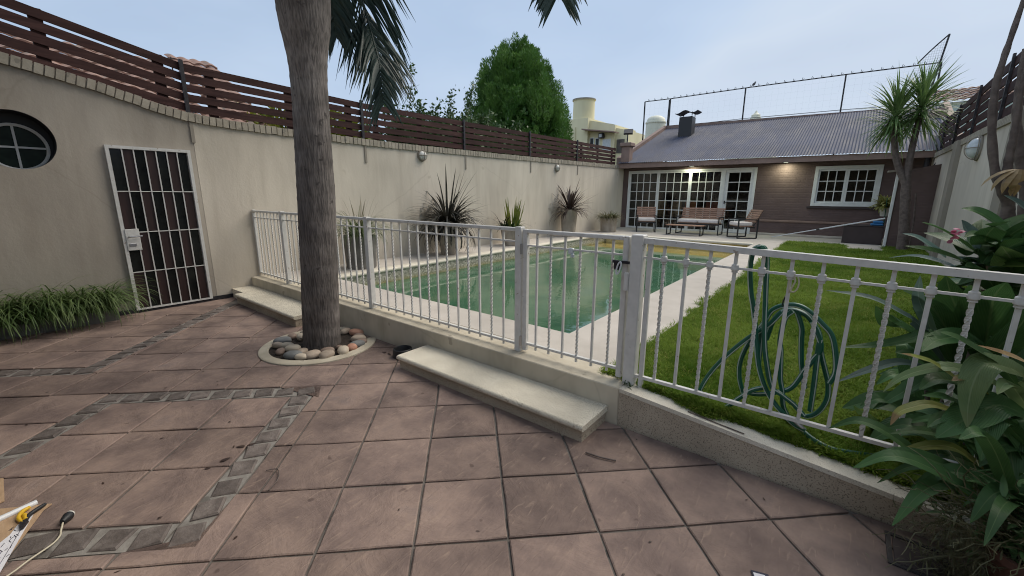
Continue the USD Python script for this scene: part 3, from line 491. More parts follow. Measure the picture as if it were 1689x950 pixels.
# ---- right boundary wall with pilasters
rw = thing('boundary_wall', 'grey plastered boundary wall with pilasters behind the frangipani, right of lawn', 'wall')
zr = 2.44
m_ = MB(); m_.box((WR, 1.5, -0.2), (WR + 0.25, 15.66, zr)); part(rw, 'wall_body', m_, 'stucco_grey')
for yy, w in ((11.95, 0.42), (7.95, 0.42), (4.4, 0.42)):
    m_ = MB(); m_.box((WR - 0.075, yy - w / 2, -0.1), (WR - 0.001, yy + w / 2, zr + 0.10)); part(rw, 'pilaster', m_, 'pilaster')
m_ = MB(); m_.box((WR + 0.01, 1.5, zr + 0.003), (WR + 0.24, 15.6, zr + 0.10)); part(rw, 'coping_mortar', m_, 'pilaster')
y = 2.6
while y < 15.5:
    k = MB(); k.box((WR - 0.03, y + 0.006, zr + 0.002), (WR + 0.27, y + 0.074, zr + 0.112 + rng.normal(0, 0.002))); part(rw, 'brick', k, 'coping'); y += 0.08
ztr = lambda y: float(np.interp(y, [2, 8.99, 12.2, 16.0], [3.70, 3.52, 3.43, 3.40])); zbr = lambda y: 2.60
slat_fence('dark brown slat fence climbing along the top of the right grey wall', WR + 0.09, -1, [(3.6, 5.6), (5.6, 7.6), (7.6, 9.7), (9.7, 11.68), (11.68, 13.5), (13.5, 15.2), (15.2, 16.4)], ztr, zbr, (0.12, 0.55))

# ---- retaining wall, steps
XJ = -1.03
rt = thing('retaining_wall', 'low cream retaining wall between the tiled patio and the pool terrace', 'wall')
m_ = MB(); m_.cbox((WL + 0.002, YB, -0.1), (XJ, 2.745, ZD), 0.006); part(rt, 'wall_body', m_, 'kerb')
topz = lambda x: ZD - 0.083 * (x - XJ)
m_ = MB(); m_.ext([(XJ + 0.002, -0.1), (WR, -0.1), (WR, topz(WR) - 0.028), (XJ + 0.002, topz(XJ) - 0.028)], 'y', YB + 0.003, 2.618); part(rt, 'wall_body', m_, 'terrazzo', label='speckled lower stretch of the wall beside the lawn')
m_ = MB(); m_.ext([(XJ + 0.002, topz(XJ) - 0.026), (WR, topz(WR) - 0.026), (WR, topz(WR)), (XJ + 0.002, topz(XJ))], 'y', YB, 2.62); part(rt, 'capping', m_, 'terrazzo_pale')

def step(label, x0, x1, y0, zt, notch=None):
    s = thing('step', label, 'step', loc=((x0 + x1) / 2, (y0 + YB) / 2, 0))
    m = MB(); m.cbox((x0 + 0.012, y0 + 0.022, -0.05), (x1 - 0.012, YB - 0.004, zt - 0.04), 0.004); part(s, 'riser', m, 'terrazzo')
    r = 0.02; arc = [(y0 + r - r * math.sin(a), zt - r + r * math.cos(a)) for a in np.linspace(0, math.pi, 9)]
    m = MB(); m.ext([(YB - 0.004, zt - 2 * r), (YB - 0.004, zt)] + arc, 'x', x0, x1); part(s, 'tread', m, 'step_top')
    if notch:
        m = MB(); m.box((notch, 2.16, -0.05), (x0 - 0.002, YB - 0.004, zt - 0.003)); part(s, 'infill', m, 'step_top')
step('narrow cream stone step against the boundary wall, behind the palm', -6.56, -4.80, 2.045, 0.132, notch=WL + 0.005)
step('speckled cream stone step in front of the white gate, beside the black bowl', -2.95, -1.10, 2.085, 0.118)

# ---- terrace, pool, lawn base
d = MB(); zb = 0.06
for x0, x1, y0, y1 in ((WL, -1.2, 2.747, POOL[2]), (WL, POOL[0] - 0.12, POOL[2], POOL[3] + 0.12), (POOL[1], -1.2, POOL[2], 13.8), (WL, POOL[1], POOL[3] + 0.12, 13.8), (WL, 1.47, 13.8, YH - 0.002), (0.03, 0.755, 12.72, 13.8)):
    d.box((x0, y0, zb), (x1, y1, ZD))
struct('pool_terrace', d, 'deck')
pool = thing('swimming_pool', None, None, kind='structure')
x0, x1, y0, y1 = POOL; zf = -1.25
m_ = MB(); m_.add([(x0, y0, zf), (x1, y0, zf), (x1, y1, zf + 0.35), (x0, y1, zf + 0.35)], [(0, 1, 2, 3)])
for a, b_, za, zc in (((x0, y0), (x1, y0), zf, zf), ((x1, y0), (x1, y1), zf, zf + 0.35), ((x1, y1), (x0, y1), zf + 0.35, zf + 0.35), ((x0, y1), (x0, y0), zf + 0.35, zf)):
    m_.add([(*a, za), (*b_, zc), (*b_, ZW - 0.06), (*a, ZW - 0.06)], [(0, 3, 2, 1)])
part(pool, 'basin', m_, 'pool_wall')
for nm, mt, a, b_ in (('tile_band', 'mosaic', (x0, y0), (x0, y1)), ('tile_band', 'mosaic_gold', (x0, y1), (x1, y1)), ('tile_band', 'mosaic', (x1, y0), (x1, y1)), ('tile_band', 'mosaic', (x0, y0), (x1, y0))):
    m_ = MB(); m_.add([(*a, ZW - 0.06), (*b_, ZW - 0.06), (*b_, ZD - 0.045), (*a, ZD - 0.045)], [(0, 1, 2, 3)]); part(pool, nm, m_, mt)
arc = [(0.03 * math.sin(a), 0.03 * math.cos(a)) for a in np.linspace(0, math.pi, 9)]
m_ = MB(); m_.ext([(x0 - 0.12, ZD - 0.057), (x0 - 0.12, ZD + 0.006)] + [(x0 + 0.005 + p, ZD - 0.024 + q) for p, q in arc], 'y', y0, y1 + 0.12); part(pool, 'nosing', m_, 'nosing', smooth=40)
m_ = MB(); m_.ext([(y1 + 0.12, ZD - 0.057), (y1 + 0.12, ZD + 0.013)] + [(y1 - 0.035 - p * 1.2, ZD - 0.022 + q * 1.17) for p, q in arc], 'x', x0 + 0.036, x1 - 0.002); part(pool, 'nosing', m_, 'nosing', smooth=40)
YL = 11.12                                              # edge of the shallow shelf at the far end
m_ = MB(); m_.box((x0 + 0.003, YL, -0.9), (x1 - 0.003, y1 - 0.003, ZW - 0.035)); part(pool, 'shallow_shelf', m_, 'algae_gold')
w = MB(); w.add([(x0, y0, ZW), (x1, y0, ZW), (x1, YL, ZW), (x0, YL, ZW)], [(0, 1, 2, 3)]); struct('pool_water', w, 'water')
w = MB(); w.add([(x0, YL, ZW), (x1, YL, ZW), (x1, y1, ZW), (x0, y1, ZW)], [(0, 1, 2, 3)]); struct('pool_water', w, 'shallow_water')

LX0, LX1, LY0, LY1 = -1.2, 1.47, 2.622, 13.8
def lawn_z(x, y):
    near = np.where(x > XJ, ZD - 0.083 * (np.clip(x, XJ, 2) - XJ), ZD); t_ = np.clip((y - 2.6) / 2.2, 0, 1)
    return near * (1 - t_) + 0.252 * t_ - 0.012
gx, gy = np.meshgrid(np.linspace(LX0 + 0.002, LX1, 24), np.linspace(LY0, LY1 - 0.002, 90), indexing='ij'); P = np.stack([gx, gy, lawn_z(gx, gy) + 0.012 * (meshkit.fbm(np.stack([gx * 2, gy * 2, 0 * gx], -1)) - 0.5) - 0.006], -1)
i, j = np.meshgrid(np.arange(23), np.arange(89), indexing='ij'); k = (i * 90 + j).ravel()
struct('lawn', MB().add(P.reshape(-1, 3), np.stack([k, k + 90, k + 91, k + 1], 1)), 'lawn_base', smooth=True)

# ---- pool house
hs = thing('pool_house', 'low brown painted brick house with grey corrugated roof at the far end of pool', 'house')
HX0, HX1 = -7.0, 1.75
DX0, DX1, DZ1 = -6.78, -2.49, 2.37
WX0, WX1, WZ0, WZ1 = -0.975, 0.552, 1.20, 2.34
m_ = MB(); m_.ext([(HX0, -0.1), (HX1, -0.1), (HX1, 2.56), (HX0, 2.56)], 'y', YH, YH + 0.22, holes=[[(DX0, ZD), (DX1, ZD), (DX1, DZ1), (DX0, DZ1)], [(WX0, WZ0), (WX1, WZ0), (WX1, WZ1), (WX0, WZ1)]]); part(hs, 'wall', m_, 'brown_brick')
m_ = MB(); m_.box((DX1 + 0.002, YH - 0.022, ZD), (HX1, YH - 0.002, 0.68)); part(hs, 'plinth', m_, 'brown_brick')
m_ = MB(); m_.cbox((DX1 + 0.002, YH - 0.05, 0.682), (HX1, YH - 0.002, 0.745), 0.012); part(hs, 'ledge', m_, 'brown_paint')
m_ = MB(); m_.cbox((DX1 + 0.003, YH - 0.06, ZD + 0.001), (1.40, YH - 0.024, ZD + 0.07), 0.012); part(hs, 'kerb', m_, 'deck')
m_ = MB(); m_.cbox((WX0 - 0.08, YH - 0.04, WZ0 - 0.075), (WX1 + 0.08, YH - 0.002, WZ0 - 0.012), 0.006); part(hs, 'sill', m_, 'brown_dark')
RY0, RZ0, RY1, RZ1 = 15.12, 2.635, 20.0, 4.40
nx = 115 * 10; xs = np.linspace(HX0 - 0.02, HX1 + 0.1, nx + 1); zc = 0.011 * np.sin(2 * np.pi * (xs - HX0) / 0.0762)
rows = [(RY0, RZ0), (RY0 + (RY1 - RY0) * 0.5, (RZ0 + RZ1) / 2), (RY1, RZ1)]
V = np.vstack([np.stack([xs, np.full(nx + 1, yy), zz + zc], 1) for yy, zz in rows]); V = np.vstack([V, V - np.array([0, 0, 0.004])]); k = np.arange(nx); n1 = nx + 1
F = [np.stack([r * n1 + k, r * n1 + k + 1, (r + 1) * n1 + k + 1, (r + 1) * n1 + k], 1) for r in (0, 1)] + [np.stack([3 * n1 + k, 3 * n1 + k + 1, k + 1, k], 1)]
roof = part(hs, 'roof', MB().add(V, np.vstack(F)), 'tin_roof', smooth=50)
m_ = MB(); m_.box((HX0 - 0.05, 15.165, 2.455), (HX1 + 0.1, 15.195, 2.618)); part(hs, 'fascia', m_, 'brown_paint')
m_ = MB(); m_.box((HX0, 15.197, 2.500), (HX1, YH - 0.003, 2.514)); part(hs, 'soffit', m_, 'brown_dark')
m_ = MB(); m_.ext([(HX0 - 0.15, 4.10), (HX1 + 0.2, 4.05), (HX1 + 0.2, 4.395), (HX0 - 0.15, 4.545)], 'y', RY1 + 0.002, RY1 + 0.2); part(hs, 'parapet', m_, 'brown_paint')
rz = lambda yy: RZ0 + (RZ1 - RZ0) * (yy - RY0) / (RY1 - RY0)
m_ = MB(); m_.ext([(15.4, 2.4), (20.0, 2.4), (20.0, rz(20) + 0.12), (15.4, rz(15.4) + 0.12)], 'x', HX0 - 0.19, HX0 - 0.022); part(hs, 'gable', m_, 'brown_paint')
m_ = MB(); m_.ext([(15.3, 0.0), (20.0, 0.0), (20.0, rz(20) + 0.06), (15.3, rz(15.3) + 0.06)], 'x', HX1 + 0.102, HX1 + 0.25); part(hs, 'gable', m_, 'brown_paint')
m_ = MB(); m_.box((1.50, 18.3, 3.2), (1.84, 19.4, 4.05)); part(hs, 'side_parapet', m_, 'brown_paint')
ym = YH + 0.222; m_ = MB(); m_.box((HX0 + 0.02, ym, 0.10), (HX1 - 0.02, 19.7, ZD - 0.004)); part(hs, 'floor', m_, 'interior_floor')
m_ = MB()
for a, b_ in (((HX0 + 0.02, 19.5, ZD), (HX1 - 0.02, 19.6, 2.55)), ((HX0 + 0.02, ym, ZD), (HX0 + 0.1, 19.5, 2.55)), ((HX1 - 0.1, ym, ZD), (HX1 - 0.02, 19.5, 2.55)), ((HX0 + 0.02, ym, 2.552), (HX1 - 0.02, 19.6, 2.60)), ((-2.0, ym, ZD), (-1.9, 19.5, 2.55))):
    m_.box(a, b_)
part(hs, 'interior_wall', m_, 'interior')
YG = YH + 0.03       # plane of the joinery
def glazed(name, xa, xb, za, zc, cols, rws, fr, label=None, mw=0.022, handle=None, group_parent=None):
    m = MB(); y0_, y1_ = YG - 0.03, YG + 0.03; l, r, bt, tp = fr
    m.box((xa, y0_, za), (xa + l, y1_, zc)); m.box((xb - r, y0_, za), (xb, y1_, zc)); m.box((xa + l, y0_, za), (xb - r, y1_, za + bt)); m.box((xa + l, y0_, zc - tp), (xb - r, y1_, zc))
    p = part(hs, name, m, 'white_joinery', label=label); X = np.linspace(xa + l, xb - r, cols + 1); Z = np.linspace(za + bt, zc - tp, rws + 1)
    for x in X[1:-1]: q = MB(); q.box((x - mw / 2, YG - 0.022, za + bt), (x + mw / 2, YG + 0.022, zc - tp)); part(p, 'glazing_bar', q, 'white_joinery')
    for z in Z[1:-1]: q = MB(); q.box((xa + l, YG - 0.0195, z - mw / 2), (xb - r, YG + 0.0195, z + mw / 2)); part(p, 'glazing_bar', q, 'white_joinery')
    for ci in range(cols):
        for ri in range(rws):
            q = MB(); q.box((X[ci] + mw / 2 + 0.001, YG - 0.003, Z[ri] + mw / 2 + 0.001), (X[ci + 1] - mw / 2 - 0.001, YG + 0.003, Z[ri + 1] - mw / 2 - 0.001)); part(p, 'pane', q, 'glass')
    if handle: q = MB(); q.box((handle - 0.02, YG - 0.05, 1.22), (handle + 0.02, YG - 0.031, 1.32)); q.box((handle - 0.01, YG - 0.09, 1.26), (handle + 0.09, YG - 0.07, 1.28)); part(p, 'handle', q, 'black_metal')
    return p
m_ = MB(); m_.box((DX0, YG - 0.045, DZ1 - 0.055), (DX1, YG + 0.045, DZ1)); m_.box((DX0, YG - 0.045, ZD), (DX0 + 0.045, YG + 0.045, DZ1 - 0.055)); m_.box((DX1 - 0.075, YG - 0.045, ZD), (DX1, YG + 0.045, DZ1 - 0.055)); m_.box((-3.49, YG - 0.045, ZD), (-3.40, YG + 0.045, DZ1 - 0.055)); part(hs, 'door_frame', m_, 'white_joinery')
zt = DZ1 - 0.057
glazed('glazed_panel', DX0 + 0.047, -5.645, ZD + 0.002, zt, 4, 6, (0.05, 0.05, 0.06, 0.05)); glazed('glazed_panel', -5.642, -4.52, ZD + 0.002, zt, 4, 6, (0.05, 0.05, 0.06, 0.05)); glazed('glazed_panel', -4.517, -3.492, ZD + 0.002, zt, 4, 6, (0.05, 0.05, 0.06, 0.05))
glazed('door', -3.398, DX1 - 0.077, ZD + 0.012, zt, 2, 6, (0.10, 0.085, 0.12, 0.09), handle=-3.35)
m_ = MB(); f_ = 0.085
m_.box((WX0, YG - 0.06, WZ1 - f_), (WX1, YG + 0.03, WZ1)); m_.box((WX0, YG - 0.06, WZ0), (WX1, YG + 0.03, WZ0 + f_)); m_.box((WX0, YG - 0.06, WZ0 + f_), (WX0 + f_, YG + 0.03, WZ1 - f_)); m_.box((WX1 - f_, YG - 0.06, WZ0 + f_), (WX1, YG + 0.03, WZ1 - f_)); part(hs, 'window_frame', m_, 'white_joinery')
xm = (WX0 + WX1) / 2
glazed('window_sash', WX0 + f_ + 0.002, xm - 0.001, WZ0 + f_ + 0.002, WZ1 - f_ - 0.002, 3, 3, (0.045, 0.05, 0.05, 0.05)); glazed('window_sash', xm + 0.001, WX1 - f_ - 0.002, WZ0 + f_ + 0.002, WZ1 - f_ - 0.002, 3, 3, (0.05, 0.045, 0.05, 0.05))
# chimney: dark metal box under a wavy sheet on four legs
cx0, cx1, cyy = -5.95, -5.44, 18.6
m_ = MB(); m_.cbox((cx0, cyy - 0.24, 3.75), (cx1, cyy + 0.24, 4.57), 0.012); ch = part(hs, 'chimney', m_, 'black_metal')
for xx in (cx0 + 0.03, cx1 - 0.03):
    for yy in (cyy - 0.2, cyy + 0.2): m_ = MB(); m_.bar((xx, yy, 4.59), (xx, yy, 4.74), 0.025); part(ch, 'leg', m_, 'black_metal')
xs = np.linspace(cx0 - 0.17, cx1 + 0.20, 17); zz = 4.735 + 0.055 * np.sin((xs - cx0 + 0.05) / (cx1 - cx0) * 5.2 - 1.2); pts = [(x, z) for x, z in zip(xs, zz)] + [(x, z + 0.02) for x, z in zip(xs[::-1], zz[::-1])]
m_ = MB(); m_.ext(pts, 'y', cyy - 0.3, cyy + 0.3); part(ch, 'cap', m_, 'black_metal')

def eave_light(label, x, power):
    t = thing('eave_light', label, 'lamp', 'lit lamps under the eave', loc=(x, YH - 0.24, 2.476))
    m = MB(); m.lathe([(0.0, 0.022), (0.075, 0.022), (0.075, -0.012), (0.062, -0.016), (0.058, 0.0)], n=20); part(t, 'housing', m, 'white_joinery', smooth=40, world=False)
    m = MB(); m.lathe([(0.0, -0.002), (0.056, -0.002)], n=20); part(t, 'diffuser', m, flat_lamp, world=False)
    L = UsdLux.DiskLight.Define(stage, str(t.GetPath()) + '/light'); L.CreateRadiusAttr(0.06); L.CreateNormalizeAttr(True); L.CreateIntensityAttr(power); L.CreateColorAttr(Gf.Vec3f(0.97, 1.0, 0.70)); L.AddTranslateOp().Set(Gf.Vec3d(0, 0, -0.02))
flat_lamp = flat('lamp_glow', (0.8, 0.8, 0.7), 0.5, emit=((0.95, 1.0, 0.8), 3.0))
eave_light('lit lamp under the eave above the glazed doors', -4.45, 1.6)
eave_light('lit lamp under the eave between glazed door and window', -1.72, 1.6)

# ---- unseen house and veranda roof behind the viewer, added to shade the near patio
mh = thing('main_house', 'unseen house with veranda roof behind the viewer, added to shade the near patio', 'house', loc=(-2.6, -3.0, 0))
m_ = MB(); m_.box((-7.6, -9.0, -0.1), (2.4, -3.2, 6.2)); part(mh, 'wall', m_, 'stucco')
m_ = MB(); m_.cbox((-7.9, -3.198, 2.98), (2.6, 0.14, 3.16), 0.01); part(mh, 'veranda_roof', m_, 'stucco')
for xx in (-5.2, 2.0): m_ = MB(); m_.cbox((xx - 0.12, -1.42, 0.0), (xx + 0.12, -1.18, 2.978), 0.01); part(mh, 'post', m_, 'stucco')
m_ = MB(); m_.ext([(-9.3, 6.202), (-2.8, 6.202), (-6.0, 7.9)], 'x', -7.8, 2.6); part(mh, 'roof', m_, 'roof_tile')
# measured centre lines (world metres): hose loops, leaves (points, half width x2, tone), branches
HOSE = [[(-0.356,2.58,1.24),(-0.382,2.605,1.219),(-0.393,2.625,1.145),(-0.387,2.625,1.067),(-0.371,2.625,0.972),(-0.353,2.625,0.901),(-0.332,2.625,0.799),(-0.316,2.625,0.712),(-0.287,2.625,0.566),(-0.247,2.625,0.458),(-0.199,2.625,0.38),(-0.142,2.625,0.321),(-0.082,2.625,0.272),(-0.026,2.625,0.254)],[(-0.356,2.58,1.24),(-0.334,2.605,1.231),(-0.317,2.625,1.166),(-0.307,2.625,1.047),(-0.298,2.625,0.949),(-0.276,2.625,0.721),(-0.247,2.625,0.577),(-0.208,2.625,0.455),(-0.154,2.625,0.421),(-0.096,2.625,0.385),(-0.042,2.625,0.334)],[(-0.293,2.682,0.545),(-0.301,2.682,0.737),(-0.278,2.682,0.856),(-0.244,2.682,0.901),(-0.193,2.682,0.924),(-0.141,2.682,0.926),(-0.086,2.682,0.897),(-0.029,2.682,0.844),(0.011,2.682,0.8),(0.037,2.682,0.726),(0.057,2.682,0.605),(0.041,2.682,0.531)],[(-0.28,2.748,0.686),(-0.26,2.748,0.801),(-0.223,2.748,0.866),(-0.174,2.748,0.885),(-0.113,2.748,0.868),(-0.077,2.748,0.831),(-0.04,2.748,0.774),(-0.018,2.748,0.672),(0.016,2.748,0.569),(0.038,2.748,0.499),(0.044,2.748,0.41),(0.015,2.748,0.323),(-0.039,2.748,0.281),(-0.1,2.748,0.332)],[(-0.076,2.704,0.844),(-0.022,2.704,0.716),(-0.047,2.704,0.633),(-0.077,2.704,0.558),(-0.118,2.704,0.453),(-0.173,2.704,0.406),(-0.26,2.704,0.362),(-0.319,2.704,0.352),(-0.294,2.704,0.384),(-0.253,2.704,0.408)],[(-0.216,2.66,0.886),(-0.273,2.66,0.795),(-0.369,2.66,0.691),(-0.477,2.66,0.544),(-0.555,2.66,0.398),(-0.59,2.66,0.274),(-0.56,2.66,0.214),(-0.491,2.66,0.201),(-0.423,2.66,0.25),(-0.368,2.66,0.319),(-0.308,2.66,0.389),(-0.247,2.66,0.427)],[(-0.296,2.726,0.799),(-0.336,2.726,0.717),(-0.373,2.726,0.626),(-0.395,2.726,0.519),(-0.388,2.726,0.422),(-0.356,2.726,0.324)],[(-0.169,2.682,0.894),(-0.199,2.682,0.846),(-0.207,2.682,0.721),(-0.195,2.682,0.648),(-0.179,2.682,0.499),(-0.161,2.682,0.426),(-0.145,2.682,0.337),(-0.121,2.682,0.289)],[(-0.153,2.748,0.875),(-0.122,2.748,0.793),(-0.114,2.748,0.724),(-0.097,2.748,0.591),(-0.063,2.748,0.446)],[(-0.03,2.704,0.755),(-0.031,2.704,0.682),(-0.023,2.704,0.497),(-0.02,2.704,0.337)],[(-0.134,2.758,0.235),(-0.051,2.69,0.223),(0.013,2.635,0.211),(0.089,2.611,0.199),(0.17,2.652,0.187),(0.273,2.716,0.175)]]
CLIVIA = [([(0.676,2.53,0.622),(0.584,2.493,0.742),(0.488,2.457,0.797),(0.401,2.42,0.81),(0.324,2.383,0.782),(0.263,2.347,0.741),(0.221,2.31,0.683)],0.053,0),([(0.701,2.5,0.724),(0.624,2.463,0.823),(0.552,2.427,0.854),(0.503,2.39,0.856),(0.479,2.353,0.789),(0.473,2.317,0.702),(0.478,2.28,0.623)],0.106,0),([(0.677,2.47,0.649),(0.577,2.415,0.696),(0.506,2.36,0.653),(0.45,2.305,0.611),(0.398,2.25,0.561)],0.131,1),([(0.64,2.53,0.745),(0.553,2.475,0.854),(0.472,2.42,0.908),(0.4,2.365,0.956),(0.348,2.31,0.98)],0.069,1),([(0.683,2.5,0.822),(0.608,2.427,0.884),(0.526,2.353,0.926),(0.451,2.28,0.957)],0.04,3),([(0.497,2.47,0.724),(0.372,2.397,0.818),(0.307,2.323,0.857),(0.245,2.25,0.883)],0.04,2),([(0.585,2.53,0.673),(0.453,2.457,0.743),(0.375,2.383,0.758),(0.329,2.31,0.725)],0.069,1),([(0.592,2.5,0.605),(0.476,2.427,0.657),(0.411,2.353,0.702),(0.335,2.28,0.714)],0.05,1),([(0.519,2.47,0.592),(0.398,2.415,0.636),(0.33,2.36,0.627),(0.281,2.305,0.606),(0.259,2.25,0.565)],0.044,2),([(0.622,2.53,0.46),(0.499,2.475,0.502),(0.418,2.42,0.511),(0.347,2.365,0.519),(0.271,2.31,0.501)],0.05,1),([(0.674,2.5,0.326),(0.568,2.456,0.407),(0.486,2.412,0.467),(0.403,2.368,0.467),(0.331,2.324,0.433),(0.256,2.28,0.401)],0.047,2),([(0.699,2.47,0.523),(0.607,2.415,0.622),(0.559,2.36,0.656),(0.536,2.305,0.594),(0.529,2.25,0.514)],0.093,1),([(0.713,2.53,0.608),(0.625,2.457,0.743),(0.57,2.383,0.8),(0.537,2.31,0.772)],0.062,0),([(0.732,2.5,0.466),(0.64,2.427,0.535),(0.579,2.353,0.533),(0.536,2.28,0.473)],0.069,1),([(0.598,2.47,0.537),(0.479,2.397,0.61),(0.407,2.323,0.617),(0.367,2.25,0.595)],0.056,1),([(0.636,2.53,0.579),(0.532,2.457,0.713),(0.457,2.383,0.785),(0.412,2.31,0.79)],0.05,2)]
BROAD = [([(0.524,3.15,0.617),(0.388,3.062,0.819),(0.282,2.975,0.904),(0.144,2.888,0.979),(-0.042,2.8,1.007)],0.06,1),([(0.557,3.35,0.56),(0.428,3.233,0.82),(0.356,3.117,0.972),(0.332,3.0,1.104)],0.064,1),([(0.541,3.25,0.589),(0.381,3.133,0.747),(0.26,3.017,0.839),(0.178,2.9,0.935)],0.132,0),([(0.546,3.15,0.623),(0.439,3.062,0.795),(0.32,2.975,0.752),(0.197,2.888,0.721),(0.058,2.8,0.703)],0.06,0),([(0.527,3.1,0.564),(0.341,2.983,0.63),(0.201,2.867,0.589),(0.072,2.75,0.522)],0.051,1),([(0.646,3.45,0.551),(0.52,3.333,0.778),(0.409,3.217,0.926),(0.29,3.1,0.999)],0.167,0),([(0.689,3.55,0.53),(0.607,3.433,0.771),(0.512,3.317,0.958),(0.453,3.2,1.089)],0.173,0),([(0.695,3.35,0.597),(0.658,3.233,0.831),(0.628,3.117,1.014),(0.63,3.0,1.111)],0.177,0),([(0.642,3.25,0.545),(0.68,3.133,0.731),(0.71,3.017,0.897),(0.702,2.9,1.011)],0.132,0),([(0.601,3.15,0.568),(0.477,3.033,0.608),(0.376,2.917,0.517),(0.243,2.8,0.398)],0.089,0),([(0.622,3.45,0.545),(0.612,3.333,0.797),(0.59,3.217,0.956),(0.532,3.1,1.066)],0.167,0),([(0.717,3.25,0.636),(0.586,3.133,0.775),(0.459,3.017,0.779),(0.387,2.9,0.729)],0.116,0),([(0.767,3.45,0.547),(0.754,3.333,0.758),(0.746,3.217,0.918),(0.716,3.1,1.062)],0.15,0),([(0.306,3.05,0.197),(0.262,2.933,0.292),(0.212,2.817,0.355),(0.156,2.7,0.435)],0.064,2),([(0.295,3.03,0.175),(0.269,2.913,0.258),(0.243,2.797,0.346),(0.216,2.68,0.423)],0.057,2),([(0.666,3.2,0.498),(0.546,3.083,0.576),(0.442,2.967,0.57),(0.35,2.85,0.5)],0.091,0)]
PLUM = [([(0.868,4.9,1.067),(0.882,5.05,1.142),(0.888,5.2,1.231),(0.894,5.35,1.315)],0.199,0),([(0.836,4.9,1.079),(0.79,4.9,1.172),(0.747,4.9,1.251),(0.708,4.9,1.322)],0.162,1),([(0.823,4.9,1.078),(0.691,4.75,1.177),(0.561,4.6,1.262),(0.439,4.45,1.313)],0.106,0),([(0.816,4.9,1.077),(0.739,5.05,1.131),(0.674,5.2,1.156),(0.554,5.35,1.181)],0.15,0),([(0.669,4.9,1.014),(0.598,4.9,1.078),(0.476,4.9,1.166),(0.377,4.9,1.195)],0.069,1),([(0.813,4.9,0.979),(0.742,4.75,1.015),(0.54,4.6,1.089),(0.372,4.45,1.128)],0.106,0),([(0.733,4.9,0.946),(0.631,5.05,0.972),(0.5,5.2,0.98),(0.35,5.35,0.932)],0.056,1),([(0.998,4.9,0.946),(0.967,4.9,0.962),(0.84,4.9,1.004),(0.711,4.9,1.028)],0.087,1),([(1.149,4.9,0.875),(1.066,4.75,0.966),(0.967,4.6,1.06),(0.868,4.45,1.167)],0.274,2),([(0.896,4.9,1.108),(0.94,5.05,1.156),(1.023,5.2,1.248),(1.155,5.35,1.374)],0.212,0),([(1.056,4.9,1.394),(1.017,4.9,1.429),(0.971,4.9,1.468),(0.901,4.9,1.517)],0.093,1),([(0.93,4.9,1.063),(0.954,4.75,1.128),(0.973,4.6,1.187),(0.99,4.45,1.235)],0.15,0),([(0.898,4.9,0.964),(0.835,5.05,0.978),(0.831,5.2,0.917),(0.832,5.35,0.815)],0.187,0),([(1.002,4.9,0.831),(0.958,4.9,0.898),(0.89,4.9,0.914),(0.774,4.9,0.799)],0.187,0),([(1.033,4.9,0.835),(1.015,4.75,0.95),(0.939,4.6,1.053),(0.844,4.45,1.104)],0.224,0),([(0.979,4.9,0.779),(0.867,5.05,0.787),(0.794,5.2,0.697),(0.729,5.35,0.489)],0.187,0),([(1.01,4.9,0.783),(1.102,4.9,0.797),(1.149,4.9,0.708),(1.204,4.9,0.573)],0.224,0),([(0.922,4.9,1.11),(0.835,4.75,1.187),(0.839,4.6,1.288),(0.875,4.45,1.34)],0.162,0)]
PTRUNK = [([(1.193,5.4,0.614),(1.107,5.4,1.025),(1.037,5.4,1.404),(0.971,5.4,1.568),(0.905,5.4,1.727),(0.837,5.4,2.023),(0.796,5.4,2.357),(0.802,5.4,2.594),(0.815,5.4,2.76),(0.838,5.4,3.056)],0.05),([(1.037,5.4,1.404),(1.024,5.4,1.553),(0.982,5.4,1.7),(0.969,5.4,1.812),(0.965,5.4,1.965),(0.956,5.4,2.107),(0.941,5.4,2.338),(0.944,5.4,2.604)],0.045),([(1.251,5.6,0.583),(1.185,5.6,1.117),(1.162,5.6,1.478),(1.068,5.6,1.83),(0.995,5.6,2.128),(0.961,5.6,2.417),(0.944,5.6,2.697)],0.06)]

# ================================================================== fences and gate
def twisted(p, z0, z1, w, turns, mb, za=None, zb=None):
    """Square bar that is twisted between za and zb."""
    za, zb = za if za is not None else z0 + 0.06, zb if zb is not None else z1 - 0.06
    zs = np.concatenate([[z0], np.linspace(za, zb, 12 * turns + 1), [z1]]); a = np.interp(zs, [z0, za, zb, z1], [0, 0, turns * 2 * math.pi, turns * 2 * math.pi]); V = []
    for z, t_ in zip(zs, a):
        for q in range(4): V.append((p[0] + w * 0.7071 * math.cos(t_ + math.pi / 4 + q * math.pi / 2), p[1] + w * 0.7071 * math.sin(t_ + math.pi / 4 + q * math.pi / 2), z))
    F = [(k * 4 + q, k * 4 + (q + 1) % 4, k * 4 + 4 + (q + 1) % 4, k * 4 + 4 + q) for k in range(len(zs) - 1) for q in range(4)] + [(3, 2, 1, 0)] + [tuple(len(zs) * 4 - 4 + q for q in range(4))]
    return mb.add(V, F)
YF = 2.575
def balusters(par, xs, z0, z1, first_twisted, w=0.015):
    for k, x in enumerate(xs):
        m = MB()
        if (k % 2 == 0) == first_twisted: twisted((x, YF), z0, z1, w, 6, m, z0 + 0.05, z1 - 0.13)
        else: m.box((x - w / 2, YF - w / 2, z0), (x + w / 2, YF + w / 2, z1))
        part(par, 'baluster', m, 'white_paint')
fl = thing('pool_fence', 'white iron fence left of the gate, with alternating twisted and plain balusters', 'fence', loc=(-4.4, YF, ZD))
ZT = 1.258
